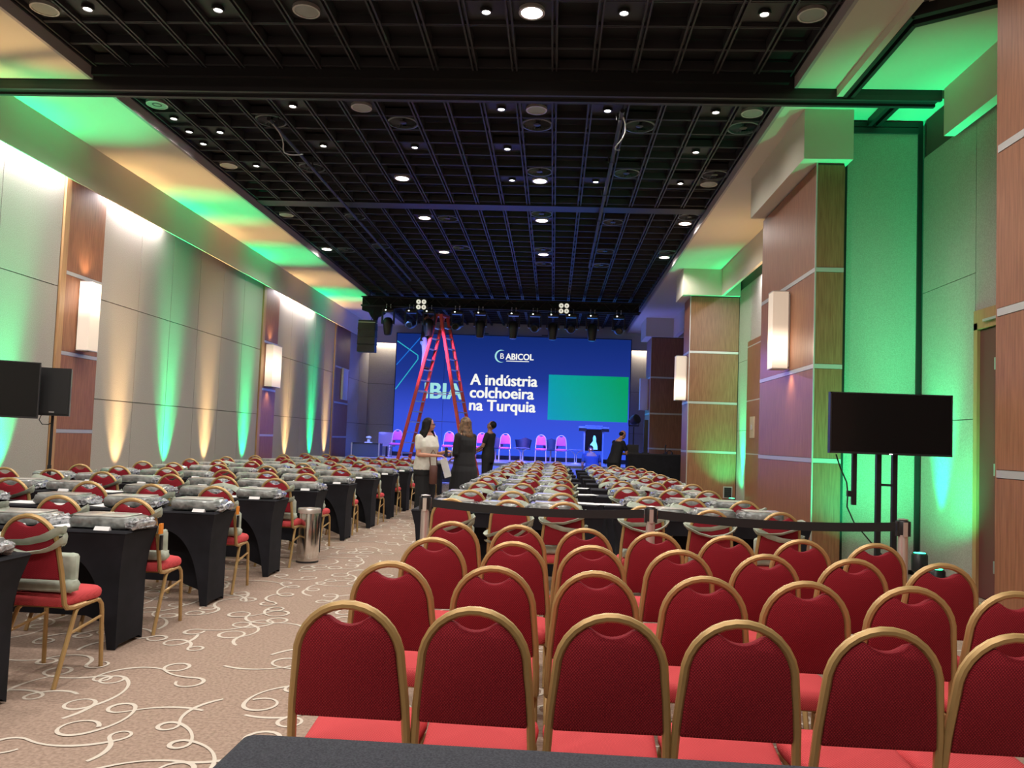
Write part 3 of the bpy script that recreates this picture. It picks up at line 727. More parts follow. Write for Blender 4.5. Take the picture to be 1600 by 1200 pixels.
RC = [6.36, 7.50, 8.98, 10.36, 11.82, 13.3, 14.8, 16.3, 17.8, 19.3]
RX = [-.80, -.32, .14, .92, 1.38, 1.84]
SR = ['next to the aisle', 'second from the aisle', 'third from the aisle', 'fourth from the aisle', 'fifth from the aisle', 'at the pillar end']
for r, yn in enumerate(RY):
    rn = '%s right table row' % ORD[r]
    for b in range(1 if r == 9 else 2):
        table(-1.28+1.86*b, yn, 'black stretch-covered table at %s end of %s' % (('aisle', 'pillar')[b], rn), 'black covered tables of the right block')
    for s, x in enumerate(RX):
        if r == 9 and s > 2: continue
        jx = random.uniform(-.04, .04); jr = R(random.uniform(-5, 5)); yy = RC[r]+random.uniform(-.05, .05)-(.10 if (r == 0 and s > 3) else 0)
        xx = [-.80, -.31, .10, .76, 1.28, 1.80][s] if r == 0 else x+jx
        c = chair(xx, yy, jr, 'red banquet chair with sage bag, %s in %s' % (SR[s], rn), 'chairs of the right table block')
        bag(([3, 3, 0, 4, 4, 0][s] if r == 0 else random.choice([0, 1, 2, 2, 4])), c.location.x, c.location.y, jr, 'sage bag straps on chair %s in %s' % (SR[s], rn))
        kx = x+(-.14 if s < 3 else .10)+random.uniform(-.03, .03)
        kit(random.randrange(3), kx, yn+.20, R(180+random.uniform(-5, 5)), 'grey plastic-wrapped kit %s on %s' % (SR[s], rn))
for r, x in ((0, .40), (1, .42), (2, .44), (3, .40), (0, -.52), (1, .66)):
    sheet(x, RY[r]+.2, R(random.uniform(70, 110)), 'white sheet on the %s right table row, %s' % (ORD[r], 'right of the chairless gap' if x > .6 else 'left of the chairless gap' if x > 0 else 'towards the aisle'))

# near camera: charcoal table corner
nt_ = thing('near_table', 'charcoal cloth-covered table top cut off at the bottom edge of photo', 'table', (0, 0, 0))
m = M(); 
m.rbox(-.645, 1.25, .95, 1.70, .715, .765, .02, 3); obj('cloth_top', m, CLOTHN, nt_, True)
obj('cloth_drop', M().box(-.642, 1.247, .953, 1.697, .0, .72), CLOTHN, nt_)

# ================================================================ bin, posts, TV, speaker
t = thing('waste_bin', 'tall polished steel waste bin standing in the aisle by the left tables', 'bin', (-2.645, 8.50, 0))
obj('body', M().lathe([(.118, 0), (.120, .01), (.120, .535), (.118, .54)], 32), CHROME, t, True)
obj('lid', M().lathe([(.126, .538), (.126, .545), (.126, .575), (.120, .588), (.085, .590), (.080, .565), (.02, .56)], 32), STEEL, t, True)
obj('base_ring', M().lathe([(.116, 0), (.122, 0), (.122, .02), (.119, .022)], 32), BLKP, t, True)
def stanchion(x, y, label):
    t = thing('belt_post', label, 'barrier post', (x, y, 0), 0, 'steel belt posts')
    obj('base', M().lathe([(.16, 0), (.16, .012), (.12, .025), (.035, .035)], 24), STEEL, t, True)
    obj('pole', M().lathe([(.032, .03), (.032, .88)], 16), STEEL, t, True)
    obj('cassette', M().lathe([(.034, .88), (.038, .885), (.038, .965), (.034, .975), (.02, .98)], 16), BLKP, t, True)
    for s in (1, -1): obj('belt_clip', M().box(s*.036-.008, s*.036+.008, -.018, .018, .87, .97), BLKP, t)
    obj('cap', M().lathe([(.001, .981), (.036, .981), (.036, .985), (.001, .99)], 16), STEEL, t, True)
    obj('front_plate', M().box(-.014, .014, -.041, -.030, .87, .965), STEEL, t)
PS = [(-.93, 5.80), (.715, 5.60), (2.375, 5.40)]
for p, l in zip(PS, ('steel belt post at the left end of black belt', 'middle steel belt post between the table block and empty chairs', 'steel belt post at right end of belt, before the television stand')): stanchion(*p, l)
for (a, b, l) in ((PS[0], PS[1], 'black belt stretched between left and middle posts'), (PS[1], PS[2], 'black belt stretched between middle and right posts')):
    m = M(); n = 16; vs = []; d = Vector((b[0]-a[0], b[1]-a[1])); d.normalize(); q0 = Vector(a)+d*.048; q1 = Vector(b)-d*.048
    for i in range(n+1):
        u = i/n; x = q0.x+(q1.x-q0.x)*u; y = q0.y+(q1.y-q0.y)*u; zz_ = .93-.03*4*u*(1-u)
        for dy, dz in ((-.0015, -.03), (.0015, -.03), (.0015, .03), (-.0015, .03)): vs.append((x, y+dy, zz_+dz))
    fs = []
    for i in range(n):
        for k in range(4): p = i*4+k; q = i*4+(k+1) % 4; fs.append((p, q, q+4, p+4))
    tag(obj('barrier_belt', m.add(vs, fs), BLK), l, 'belt', 'black barrier belts')
def tv(x, y, z, W, H_, label, rz, stand):
    t = thing('television', label, 'television', (x, y, z), rz)
    obj('housing', M().box(-W/2, W/2, 0, .05, 0, H_), BLKP, t); obj('screen_glass', M().box(-W/2+.014, W/2-.014, -.004, 0, .02, H_-.012), SCR, t)
    obj('bezel', M().box(-W/2, W/2, -.008, 0, 0, .018).box(-W/2, W/2, -.006, 0, H_-.01, H_).box(-W/2, -W/2+.012, -.006, 0, 0, H_).box(W/2-.012, W/2, -.006, 0, 0, H_), BLKP, t)
    obj('indicator', M().box(-.012, .012, -.010, -.008, .003, .009), LED, t)
    return t
tv(2.88, 6.8, 1.41, 1.02, .525, 'large black flat television on stand before the green panel', R(0), 1)
t = thing('television_stand', 'black two-post television stand with side bracket, right of room', 'stand', (2.88, 6.88, 0))
for x in (-.06, .075): obj('post', M().box(x-.02, x+.02, 0, .04, .03, 1.85), BLK, t)
obj('cross_bar', M().box(-.04, .06, .005, .03, 1.14, 1.16), BLK, t); obj('cross_bar', M().box(-.04, .06, .005, .03, .60, .62), BLK, t)
obj('mount_plate', M().box(-.3, .3, -.03, .0, 1.5, 1.8), BLK, t)
obj('hanging_bracket', M().box(-.292, -.255, -.02, .01, .97, 1.5).box(-.33, -.292, -.02, .01, 1.04, 1.09), BLK, t)
obj('base', M().box(-.38, .40, -.25, .30, 0, .03), BLK, t)
t = thing('power_cable', 'thin black cable hanging from television down to the floor', 'cable')
obj('cord', M().tube([(2.46, 6.9, 1.40), (2.50, 6.9, 1.28), (2.555, 6.9, 1.16), (2.565, 6.9, 1.06), (2.56, 6.9, .95), (2.62, 6.9, .82), (2.76, 6.9, .66), (2.95, 6.9, .45), (3.2, 6.95, .2), (3.4, 7.0, .012), (3.9, 8.0, .012)], .006, 6), BLK, t, True)
tv(-5.96, 7.78, 1.46, 1.06, .60, 'black flat television cut by the left edge of photo', R(30), 1)
t = thing('television_stand', 'black post stand carrying the left television', 'stand', (-6.66, 7.98, 0))
for x in (-.07, .07): obj('post', M().box(x-.02, x+.02, 0, .04, .03, 1.9), BLK, t)
obj('base', M().box(-.28, .28, -.25, .30, 0, .03), BLK, t); obj('mount_arm', M().tube([(0, 0, 1.75), (.66, -.10, 1.75)], .03, 8), BLK, t)
t = thing('loudspeaker', 'black loudspeaker on stand beside the left television', 'speaker', (-5.54, 8.32, 1.50), R(20))
obj('cabinet', M().prism([(-.175, -.0), (.175, 0), (.13, .26), (-.13, .26)], 0, .53, 'xy'), BLKP, t)
obj('grille', M().box(-.165, .165, -.012, 0, .02, .51), BLK, t); obj('badge', M().box(-.02, .03, -.016, -.012, .035, .045), STRIP, t)
t = thing('speaker_stand', 'black tripod stand under the left loudspeaker', 'stand', (-5.60, 8.44, 0))
obj('pole', M().tube([(0, 0, .12), (0, 0, .95)], .022, 10).tube([(0, 0, .95), (0, 0, 1.5)], .016, 10), BLK, t, True)
obj('collar', M().lathe([(.03, .55), (.034, .56), (.034, .63), (.03, .64)], 12).box(.02, .07, -.012, .012, .585, .605), BLKP, t, True)
for k in range(3):
    a = R(90+120*k); obj('leg', M().tube([(.03*math.cos(a), .03*math.sin(a), .58), (.24*math.cos(a), .24*math.sin(a), .014)], .013, 8), BLK, t, True)
t = thing('speaker_cable', 'black cable looping under the left loudspeaker', 'cable')
obj('cord', M().tube([(-5.72, 8.42, 1.50), (-5.74, 8.42, 1.45), (-5.70, 8.42, 1.40), (-5.64, 8.43, 1.40), (-5.625, 8.46, 1.42)], .005, 6), BLK, t, True)
# wall uplight fixtures
parc = M().lathe([(.065, .12), (.085, .14), (.085, .31), (.07, .33)], 16)
parb = parc.mesh('housing', BLKP, True); pary = M().tube([(.0, -.10, .22), (0, -.10, .03), (0, 0, .012), (0, .10, .03), (0, .10, .22)], .008, 6).mesh('yoke', BLK)
parl = {c: M().lathe([(.001, .331), (.06, .331), (.06, .334), (.001, .334)], 16).mesh('lens', glow('led_lens_%d' % i, c, 6)) for i, c in enumerate((GREEN, WARM))}
for (x, y, c) in UPL+[(3.93, 17.2, GREEN), (4.12, 8.95, GREEN), (3.72, 7.75, GREEN)]:
    t = thing('wall_uplight', '%s floor uplight %s' % ('green' if c is GREEN else 'warm', ('at the left wall, %s from the camera' % ORD[[u[1] for u in UPL].index(y)]) if x < 0 else ('before the middle right pillar' if y > 15 else 'right of framed partition panel' if y > 8.4 else 'beside the doorway')), 'uplight', (x, y, 0), 0, 'floor uplights along the walls')
    link('housing', parb, t); link('yoke', pary, t); link('lens', parl[c], t)

# ================================================================ stage
sg = thing('stage', 'low stage platform with pale edge lit blue before the big screen', 'stage', (0, 0, 0))
ZD = .70
obj('deck', M().box(-6.6, 2.6, 24.6, 28.3, ZD-.04, ZD), STAGEM, sg)
obj('front_skirt', M().box(-6.6, 2.6, 24.62, 24.66, .28, ZD-.045), STAGEF, sg); obj('base_frame', M().box(-6.6, 2.6, 24.7, 28.3, 0, ZD-.045), BLK, sg)
obj('edge_strip', M().box(-6.6, 2.6, 24.585, 24.6, ZD-.035, ZD-.005), STRIP, sg)
# LED wall
def scrmat(nt, b):
    t = nt.nodes.new('ShaderNodeTexCoord'); s = nt.nodes.new('ShaderNodeSeparateXYZ'); nt.links.new(t.outputs['Object'], s.inputs[0])
    mr = nt.nodes.new('ShaderNodeMapRange'); mr.inputs[1].default_value = 0; mr.inputs[2].default_value = 4.2; nt.links.new(s.outputs[2], mr.inputs[0])
    r = ramp(nt, mr.outputs[0], [(0, (.024, .062, .52)), (.35, (.026, .052, .42)), (.65, (.009, .024, .18)), (1, (.004, .015, .11))])  # brighter downwards: screen content with the stage wash painted in
    nt.links.new(r.outputs[0], b.inputs['Emission Color'])
def gradmat(nt, b):
    t = nt.nodes.new('ShaderNodeTexCoord'); s = nt.nodes.new('ShaderNodeSeparateXYZ'); nt.links.new(t.outputs['Object'], s.inputs[0])
    a = nt.nodes.new('ShaderNodeMath'); a.operation = 'MULTIPLY_ADD'; a.inputs[1].default_value = .3; nt.links.new(s.outputs[0], a.inputs[0])
    z = nt.nodes.new('ShaderNodeMath'); z.operation = 'MULTIPLY'; z.inputs[1].default_value = .16; nt.links.new(s.outputs[2], z.inputs[0]); nt.links.new(z.outputs[0], a.inputs[2])
    r = ramp(nt, a.outputs[0], [(0, (.0, .20, .33)), (.45, (.0, .22, .20)), (1, (.0, .21, .08))])
    nt.links.new(r.outputs[0], b.inputs['Emission Color'])
BK = (.004, .004, .006)
led = thing('led_wall', 'large blue LED screen behind the stage with white Portuguese text', 'screen', (0, 27.9, 0))
scz0, scz1 = ZD+.15, 5.145
o = obj('display', M().box(-4.235, 4.235, 0, .09, 0, scz1-scz0), mat('blue_display', BK, .9, spec=.02, emit=(.03, .08, .5), es=1, build=scrmat), led); o.location = (-1.535, 0, scz0)
obj('frame', M().box(-5.79, -5.765, -.01, .12, ZD, scz1+.02).box(2.695, 2.72, -.01, .12, ZD, scz1+.02).box(-5.79, 2.72, -.01, .12, scz1, scz1+.025).box(-5.79, 2.72, .0, .12, ZD, scz0), BLK, led)
o = obj('green_panel', M().box(0, 2.85, -.006, 0, 0, 1.62), mat('green_display', BK, .5, emit=(0, .4, .3), es=1, build=gradmat), led); o.location = (-.205, 0, 2.19)
EW = mat('white_display_text', BK, .5, emit=(1, 1, .93), es=.6); EC = mat('cyan_display_text', BK, .5, emit=(.45, .95, .95), es=.5)
EB = mat('cyan_display_line', BK, .5, emit=(.03, .55, .75), es=.5); EBL = mat('blue_display_line', BK, .5, emit=(.01, .2, .85), es=.5)
def text(s, x, z, size, m, name, bold=.012, sx=1.0, sp=1.0, align='LEFT'):
    cu = bpy.data.curves.new(name, 'FONT'); cu.body = s; cu.size = size; cu.offset = 0; cu.extrude = .002; cu.align_x = align; cu.space_character = sp
    ob = bpy.data.objects.new(name, cu); C.objects.link(ob); dg = bpy.context.evaluated_depsgraph_get()
    m0 = bpy.data.meshes.new_from_object(ob.evaluated_get(dg)); bpy.data.objects.remove(ob)
    mb_ = M(); V0 = [tuple(v.co) for v in m0.vertices]; F0 = [tuple(p.vertices) for p in m0.polygons]
    for q_, (dx, dy) in enumerate(((0, 0), (bold, 0), (-bold, 0), (bold*.7, bold*.5), (-bold*.7, bold*.5), (bold*.7, -bold*.5), (-bold*.7, -bold*.5))):
        if bold or q_ == 0: mb_.add([(x_+dx, y_+dy, z_+q_*.0004) for x_, y_, z_ in V0], F0)
    me = mb_.mesh(name, m)
    q = link(name, me, led); q.rotation_euler = (PI/2, 0, 0); q.scale = (sx, 1, 1); q.location = (x, -.008, z); return q
text('A indústria', -3.02, 3.36, .56, EW, 'title_line', .018, .97)
text('colchoeira', -3.04, 2.90, .56, EW, 'title_line', .018, .98)
text('na Turquia', -3.06, 2.44, .56, EW, 'title_line', .018, .99)
text('ABICOL', -1.78, 4.31, .31, EW, 'logo_text', .010, .92)
obj('logo_underline', M().box(-1.76, -.94, -.008, -.003, 4.24, 4.265), EW, led)
text('IBIA', -4.72, 2.82, .80, EC, 'banner_text', .026, 1.02)
def arc(cx, cz, r, a0, a1, w0, w1, m):
    vs = []; fs = []; n = 20
    for k in range(n+1):
        u = k/n; a = R(a0+(a1-a0)*u); w_ = (w0+(w1-w0)*u)*math.sin(PI*min(.999, max(.02, u)))
        for rr in (r-w_/2, r+w_/2): vs.append((cx+rr*math.cos(a), -.008, cz+rr*math.sin(a)))
    for k in range(n): fs.append((2*k, 2*k+1, 2*k+3, 2*k+2))
    return M().add(vs, fs)
obj('logo_arc', arc(-1.93, 4.42, .22, 70, 290, .07, .06, None), EC, led)
text('B', -2.00, 4.33, .28, EW, 'logo_letter', .0)
def seg(p, q, w_=.035):
    a, b = Vector(p), Vector(q); d = (b-a).normalized(); n = Vector((-d.y, d.x))*w_/2
    return M().add([(a.x+n.x, -.007, a.y+n.y), (b.x+n.x, -.007, b.y+n.y), (b.x-n.x, -.007, b.y-n.y), (a.x-n.x, -.007, a.y-n.y)], [(0, 1, 2, 3)])
obj('screen_line', seg((-5.75, 3.99), (-4.80, 5.14)), EBL, led)
obj('screen_line', seg((-5.75, 4.86), (-4.98, 4.36)), EB, led); obj('screen_line', seg((-4.98, 4.36), (-4.97, 4.22)), EB, led); obj('screen_line', seg((-4.97, 4.22), (-5.75, 3.10)), EB, led)
for z in (1.98,): obj('module_seam', M().box(-5.1, -2.9, -.004, 0, z, z+.012), BLK, led)
obj('module_seam', M().box(-4.0, -3.99, -.004, 0, 1.3, 5.0), mat('faint_seam', (.01, .02, .08), .6), led)
light('AREA', 'screen_glow', (-1.5, 27.7, 3.2), (.08, .2, 1), 60, shape='RECTANGLE', size=8, size_y=3.6, to=(-1.5, 20, 2.2))
# stage chairs (face the room)
PKF = mat('pink_fabric', (.62, .14, .50), .8, spec=.2); PAL = mat('pale_metal', (.75, .72, .78), .4, .2)
CS = chair_parts(PAL, PKF, PKF); sc0 = None
def schair(loc, rz, label, group):
    global sc0
    if sc0 is None:
        sc0 = thing('banquet_chair', label, 'chair', loc, rz, group)
        for nm, me in CS: link(nm, me, sc0)
        return sc0
    return dup(sc0, loc, rz, label, group)
for k, x in enumerate([-5.15, -4.03, -3.42, -2.33, -1.55, -.37, .29]):
    schair( (x, 25.45, ZD), PI, ['pink chair with pale frame on stage, leftmost, beside the equipment case', 'pink chair with pale frame on stage behind the woman in white', 'pink chair with pale frame on stage between the two women', 'pink chair with pale frame on stage behind the man looking up', 'pink chair with pale frame on stage left of mesh armchair', 'pink chair with pale frame on stage, left one of the right-hand pair', 'pink chair with pale frame on stage, rightmost, left of lectern'][k], 'red chairs on the stage')
MESHB = mat('dark_mesh_plastic', (.03, .04, .08), .5)
for k, (x, l) in enumerate(((-1.0, 'dark bucket armchair on stage in the gap between red chairs'), (-.05, 'dark bucket armchair behind the right-hand pair of stage chairs'), (-2.9, 'dark bucket armchair on stage behind the woman in black'), (-1.95, 'dark bucket armchair on stage beside the man looking up'))):
    t = thing('bucket_armchair', l, 'armchair', (x, 26.9, ZD), R(10*k-15), 'dark bucket armchairs on stage')
    vs = []; fs = []; n = 14
    for j in range(6):
        z = .42+.40*j/5; rr = .24+.07*j/5
        for i in range(n+1):
            a = R(-20+220*i/n); zz_ = z-.0 if j < 5 else z-.10*abs(math.cos(a))
            vs.append((rr*math.cos(a), rr*.8*math.sin(a), zz_))
    for j in range(5):
        for i in range(n): a = j*(n+1)+i; fs.append((a, a+1, a+n+2, a+n+1))
    obj('shell', M().add(vs, fs), MESHB, t, True); obj('seat', M().lathe([(.1, .40), (.25, .41), (.26, .43), (.2, .46)], 18), MESHB, t, True)
    obj('pedestal', M().lathe([(.22, 0), (.22, .015), (.03, .03), (.03, .40)], 16), ALU, t, True)
for x, l in ((-1.02, 'small pale branching side table on stage by the mesh armchair'), (.78, 'small pale branching side table on stage near lectern')):
    t = thing('side_table', l, 'table', (x, 25.9, ZD))
    for s in (-1, 1):
        obj('branch', M().tube([(s*.03, 0, .05), (s*.03, 0, .30), (s*.07, 0, .38), (s*.16, 0, .43), (s*.28, 0, .45)], .014, 6), mat('white_lacquer', (.7, .7, .75), .3) if s < 0 else MATS['white_lacquer'], t, True)
    obj('glass_top', M().lathe([(.001, .465), (.27, .465), (.27, .475), (.001, .475)], 24), mat('pale_glass', (.35, .45, .7), .1) if 'pale_glass' not in MATS else MATS['pale_glass'], t)
    obj('foot', M().lathe([(.16, 0), (.15, .012), (.03, .03), (.03, .06)], 16), MATS['white_lacquer'], t, True)
# lectern
t = thing('lectern', 'clear blue-lit lectern with wide top on stage right', 'lectern', (1.37, 26.2, ZD))
AC = mat('blue_lit_acrylic', (.3, .42, .75), .2)  # clear acrylic with the blue stage light put into its colour
obj('top', M().box(-.50, .50, -.20, .22, 1.20, 1.26).box(-.28, .28, -.22, .22, 1.26, 1.30), AC, t); obj('lip', M().box(-.50, -.25, -.22, .0, 1.10, 1.20).box(.25, .50, -.22, 0, 1.10, 1.20), BLKP, t)
for s in (-1, 1): obj('side_panel', M().box(s*.31-.02, s*.31+.02, -.15, .18, .04, 1.20), AC, t)
obj('screen_face', M().box(-.28, .28, -.13, -.10, .45, 1.17), SCR, t)
obj('screen_figure', M().add([(x*.5+.02, -.134, z) for x, z in ((-.22, .50), (.24, .50), (.22, .62), (.12, .78), (.12, .88), (.06, .96), (-.04, .97), (-.09, .88), (-.08, .78), (-.26, .66))], [tuple(range(9, -1, -1))]), glow('cyan_figure', (.05, .75, 1), .5), t)
obj('base', M().box(-.38, .38, -.2, .25, 0, .04), AC, t)
# stage left cases
t = thing('road_case', 'low dark equipment case at the left of the stage', 'case', (-6.05, 25.2, ZD)); obj('body', M().box(-.45, .45, -.2, .3, .02, .42), CASE, t)
obj('lid', M().box(-.46, .46, -.21, .31, .42, .45), BLKP, t)
for s in (-1, 1): obj('corner_guard', M().box(s*.45-.02, s*.45+.02, -.215, -.17, .0, .45), ALU, t)
t = thing('desk_lamp_unit', 'small white device standing on the low case', 'device', (-6.0, 25.2, ZD+.45)); obj('body', M().lathe([(.05, 0), (.05, .12), (.09, .16), (.09, .2), (.03, .22)], 12), PAPER, t, True); obj('foot', M().box(-.12, .12, -.06, .06, 0, .03), PAPER, t)
t = thing('monitor', 'grey flat monitor leaning beside the low case on stage', 'monitor', (-5.55, 25.9, ZD)); obj('panel', M().box(-.28, .28, 0, .05, .35, .82), mat('grey_panel', (.25, .24, .3), .5), t); obj('foot', M().box(-.1, .1, -.08, .1, 0, .02).box(-.03, .03, .01, .04, 0, .36), BLK, t)
# control desk and gear, on the floor right of stage
t = thing('control_desk', 'long black-draped control desk in front of the middle right pillar', 'desk', (2.80, 20.6, 0))
obj('cloth_front', M().box(-.80, .80, -.02, 0, 0, 1.16), SPAN, t); obj('desktop', M().box(-.80, .80, -.02, .7, 1.16, 1.19), BLKP, t)
for s in (-1, 1): obj('cloth_side', M().box(s*.79-.01, s*.79+.01, 0, .7, 0, 1.16), SPAN, t)
t = thing('column_speaker', 'tall thin black column loudspeaker standing on the control desk', 'speaker', (2.50, 21.1, 1.19)); obj('column', M().box(-.055, .055, -.05, .05, .02, .90), BLK, t); obj('foot', M().box(-.1, .1, -.08, .08, 0, .02), BLK, t)
t = thing('laptop', 'dark open laptop on the control desk beside operator', 'laptop', (2.15, 20.9, 1.19)); obj('base', M().box(-.16, .16, -.11, .11, 0, .02), BLKP, t); obj('lid', M().box(-.16, .16, .11, .12, .02, .22), BLKP, t)
t = thing('microphone', 'small black desk microphone on control desk', 'microphone', (3.0, 20.9, 1.19)); obj('foot', M().lathe([(.05, 0), (.05, .02), (.01, .03)], 12), BLK, t); obj('neck', M().tube([(0, 0, .02), (0, 0, .18), (.02, 0, .25)], .018, 6), BLK, t)
t = thing('headset', 'black headset lying on control desk', 'headset', (3.12, 20.95, 1.19)); obj('band', M().tube([(.07*math.cos(R(a)), 0, .03+.07*math.sin(R(a))) for a in range(0, 181, 20)], .012, 6), BLK, t); obj('ear_pad', M().box(-.09, -.05, -.03, .03, .0, .06).box(.05, .09, -.03, .03, 0, .06), BLKP, t)
t = thing('stage_light', 'black stage light on a stand behind the operator', 'light', (2.43, 23.6, 0))
obj('pole', M().tube([(0, 0, .03), (0, 0, 1.95)], .02, 8), BLK, t); obj('base', M().box(-.3, .3, -.3, .3, 0, .03), BLK, t)
obj('yoke', M().tube([(-.15, 0, 2.15), (-.15, 0, 1.98), (.15, 0, 1.98), (.15, 0, 2.15)], .02, 6), BLK, t)
h = obj('head', M().lathe([(.14, -.2), (.17, -.18), (.17, .0), (.12, .14), (.06, .18)], 16, axis='y'), BLKP, t, True); h.scale = (.85,)*3; h.location = (0, 0, 2.14); h.rotation_euler = (R(-20), R(0), R(35))


# ---------------------------------------------------------------- rig
t = thing('lighting_truss', 'long black lighting truss hanging under the ceiling before the stage', 'truss', (0, 22.45, 0))
for (dy, z) in ((-.14, 5.19), (.14, 5.19), (-.14, 5.45), (.14, 5.45)): obj('chord', M().tube([(-5.72, dy, z), (2.4, dy, z)], .026, 8), BLK, t)
obj('black_drape', M().box(-5.70, 2.35, -.09, .09, 5.20, 5.44), BLKC, t)
mm = M(); x = -5.7; k = 0
while x < 2.2: mm.tube([(x, -.14, 5.19 if k % 2 else 5.45), (x+.27, -.14, 5.45 if k % 2 else 5.19)], .011, 5); x += .27; k += 1
obj('diagonal_bracing', mm, BLK, t)
for x in (-5.5, -2.5, .4, 2.2): obj('hanger', M().tube([(x, 0, 5.44), (x, 0, 5.72)], .012, 6), BLK, t)
obj('hanging_cloth', M().prism([(-5.70, 5.22), (-5.70, 5.06), (-5.5, 5.0), (-5.42, 4.86), (-5.36, 4.80), (-5.30, 4.62), (-5.22, 4.86), (-5.05, 4.95), (-4.9, 5.1), (-4.2, 5.18), (-4.2, 5.22)], -.1, .02, 'xz'), BLKC, t)
t = thing('line_array_speaker', 'black line-array loudspeaker hanging at the left end of the truss', 'speaker', (-5.50, 22.35, 3.82))
for k in range(4): obj('cabinet', M().prism([(-.26, k*.215), (.26, k*.215), (.25, k*.215+.205), (-.25, k*.215+.205)], -.15, .15, 'xz'), BLK, t)
obj('fly_bar', M().box(-.26, .26, -.1, .1, .87, .93), BLKP, t); obj('chain', M().tube([(.1, 0, .93), (.16, 0, 1.34)], .01, 5), BLK, t); obj('grille_edge', M().box(-.25, .25, -.156, -.15, .85, .87), STRIP, t)
HX = [(-4.90, 0), (-4.22, 1), (-3.70, 0), (-2.88, 1), (-2.20, 0), (-1.24, 0), (-.62, 1), (-.10, 0), (.42, 1), (1.03, 0), (1.78, 1)]
basem = M().rbox(-.14, .14, -.10, .10, -.13, -.03, .03).mesh('base', BLKP, True); clampm = M().tube([(-.05, 0, -.03), (-.05, 0, .09)], .014, 6).tube([(.05, 0, -.03), (.05, 0, .09)], .014, 6).mesh('clamp', ALU)
armm = M().box(-.155, -.125, -.05, .05, -.42, -.10).mesh('yoke_arm', BLKP); armm2 = M().box(.125, .155, -.05, .05, -.42, -.10).mesh('yoke_arm', BLKP)
hd = M().lathe([(.06, -.30), (.085, -.29), (.10, -.20), (.115, -.05), (.115, .06), (.08, .13), (.03, .15)], 18).mesh('head', BLKP, True)
lens = M().lathe([(.001, -.305), (.058, -.305), (.058, -.30), (.001, -.30)], 16).mesh('lens', SCR); ledm = M().box(-.06, -.035, -.104, -.10, -.09, -.07).mesh('status_display', LED)
for k, (x, rd_) in enumerate(HX):
    t = thing('moving_head_light', 'black moving-head stage light, %s from the left end of truss, %s' % (ORD[k], 'turned to the room' if rd_ else 'pointing down'), 'stage light', (x, 22.3, 5.14), 0, 'moving-head lights on the truss'); t.scale = (1.22, 1.22, 1.15)
    link('base', basem, t); link('clamp', clampm, t); link('yoke_arm', armm, t); link('yoke_arm', armm2, t); link('status_display', ledm, t)
    h = link('head', hd, t); h.location = (0, 0, -.40); h.rotation_euler = (R(-75 if rd_ else random.uniform(-8, 8)), 0, 0)
    l = link('lens', lens, h)
for x, l in ((-3.93, 'four-lamp blinder light on the left half of the truss'), (.20, 'four-lamp blinder light on the right half of the truss')):
    t = thing('blinder_light', l, 'stage light', (x, 22.2, 5.24), 0, 'four-lamp blinders'); obj('housing', M().box(-.17, .17, 0, .08, -.17, .17), BLK, t)
    for a in (-1, 1):
        for b in (-1, 1):
            q = obj('lamp', M().lathe([(.066, -.02), (.066, .0), (.05, .01), (.001, .01)], 18, axis='y'), BLND, t); q.location = (a*.078, 0, b*.078)
            qq = obj('bulb', M().lathe([(.012, -.024), (.018, -.02), (.018, .0)], 8, axis='y'), BLKP, q)
# ---------------------------------------------------------------- ladder
lad = thing('step_ladder', 'tall red double-sided stepladder standing under the truss', 'ladder', (-3.35, 22.5, 0), R(-22))
Hh, SP, WT, WB = 4.95, 1.22, .20, .34
def lp(s, u, w_): z = Hh*(1-u); return Vector((s*(.07+SP*u), w_*(WT+(WB-WT)*u), z))
for s in (-1, 1):
    for w_ in (-1, 1):
        a, b = lp(s, 0, w_), lp(s, 1, w_); b.z = .01
        obj('rail', M().tube([a, b], .065, 4, rz=(1, .5)), LADR, lad)
    for k in range(15):
        u = .07+k*.062
        if u > .98: break
        a, b = lp(s, u, -1), lp(s, u, 1)
        obj('step', M().box(a.x-.045, a.x+.045, a.y, b.y, a.z-.015, a.z+.015), ALU if k % 1 == 0 else LADR, lad)
    for w_ in (-1, 1): p = lp(s, 1, w_); obj('foot', M().box(p.x-.05, p.x+.05, p.y-.04, p.y+.04, 0, .05), BLKP, lad)
obj('top_cap', M().box(-.14, .14, -.22, .22, Hh-.02, Hh+.04), LADR, lad)
for w_ in (-1, 1):
    a, b = lp(-1, .45, w_), lp(1, .45, w_); obj('spreader', M().tube([a, (0, a.y, a.z-.05), b], .010, 6), ALU, lad)

# ================================================================ people
def remesh(mb, m, name, vox, parent, sm=3):
    me = mb.mesh(name+'_raw', m); o = bpy.data.objects.new(name, me); C.objects.link(o)
    md = o.modifiers.new('r', 'REMESH'); md.mode = 'VOXEL'; md.voxel_size = vox
    m2 = o.modifiers.new('s', 'SMOOTH'); m2.factor = .5; m2.iterations = sm
    dg = bpy.context.evaluated_depsgraph_get(); e = bpy.data.meshes.new_from_object(o.evaluated_get(dg)); bpy.data.objects.remove(o)
    e.materials.clear(); e.materials.append(m)
    try: e.shade_smooth()
    except Exception: pass
    return link(name, e, parent)
def limb(mb, pts, rs, n=10):
    for p, r in zip(pts, rs): mb.ball(p, r, 10, 7)
    mb.tube(pts, list(rs), n)
def torso(mb, secs, n=18):
    """secs: (center, rx, ry)"""
    vs = []; fs = []
    for (c, rx, ry) in secs:
        for k in range(n): a = 2*PI*k/n; vs.append((c[0]+rx*math.cos(a), c[1]+ry*math.sin(a), c[2]))
    for i in range(len(secs)-1):
        for k in range(n): a = i*n+k; b = i*n+(k+1) % n; fs.append((a, b, b+n, a+n))
    fs.append(tuple(reversed(range(n)))); fs.append(tuple(range((len(secs)-1)*n, len(secs)*n)))
    mb.add(vs, fs)
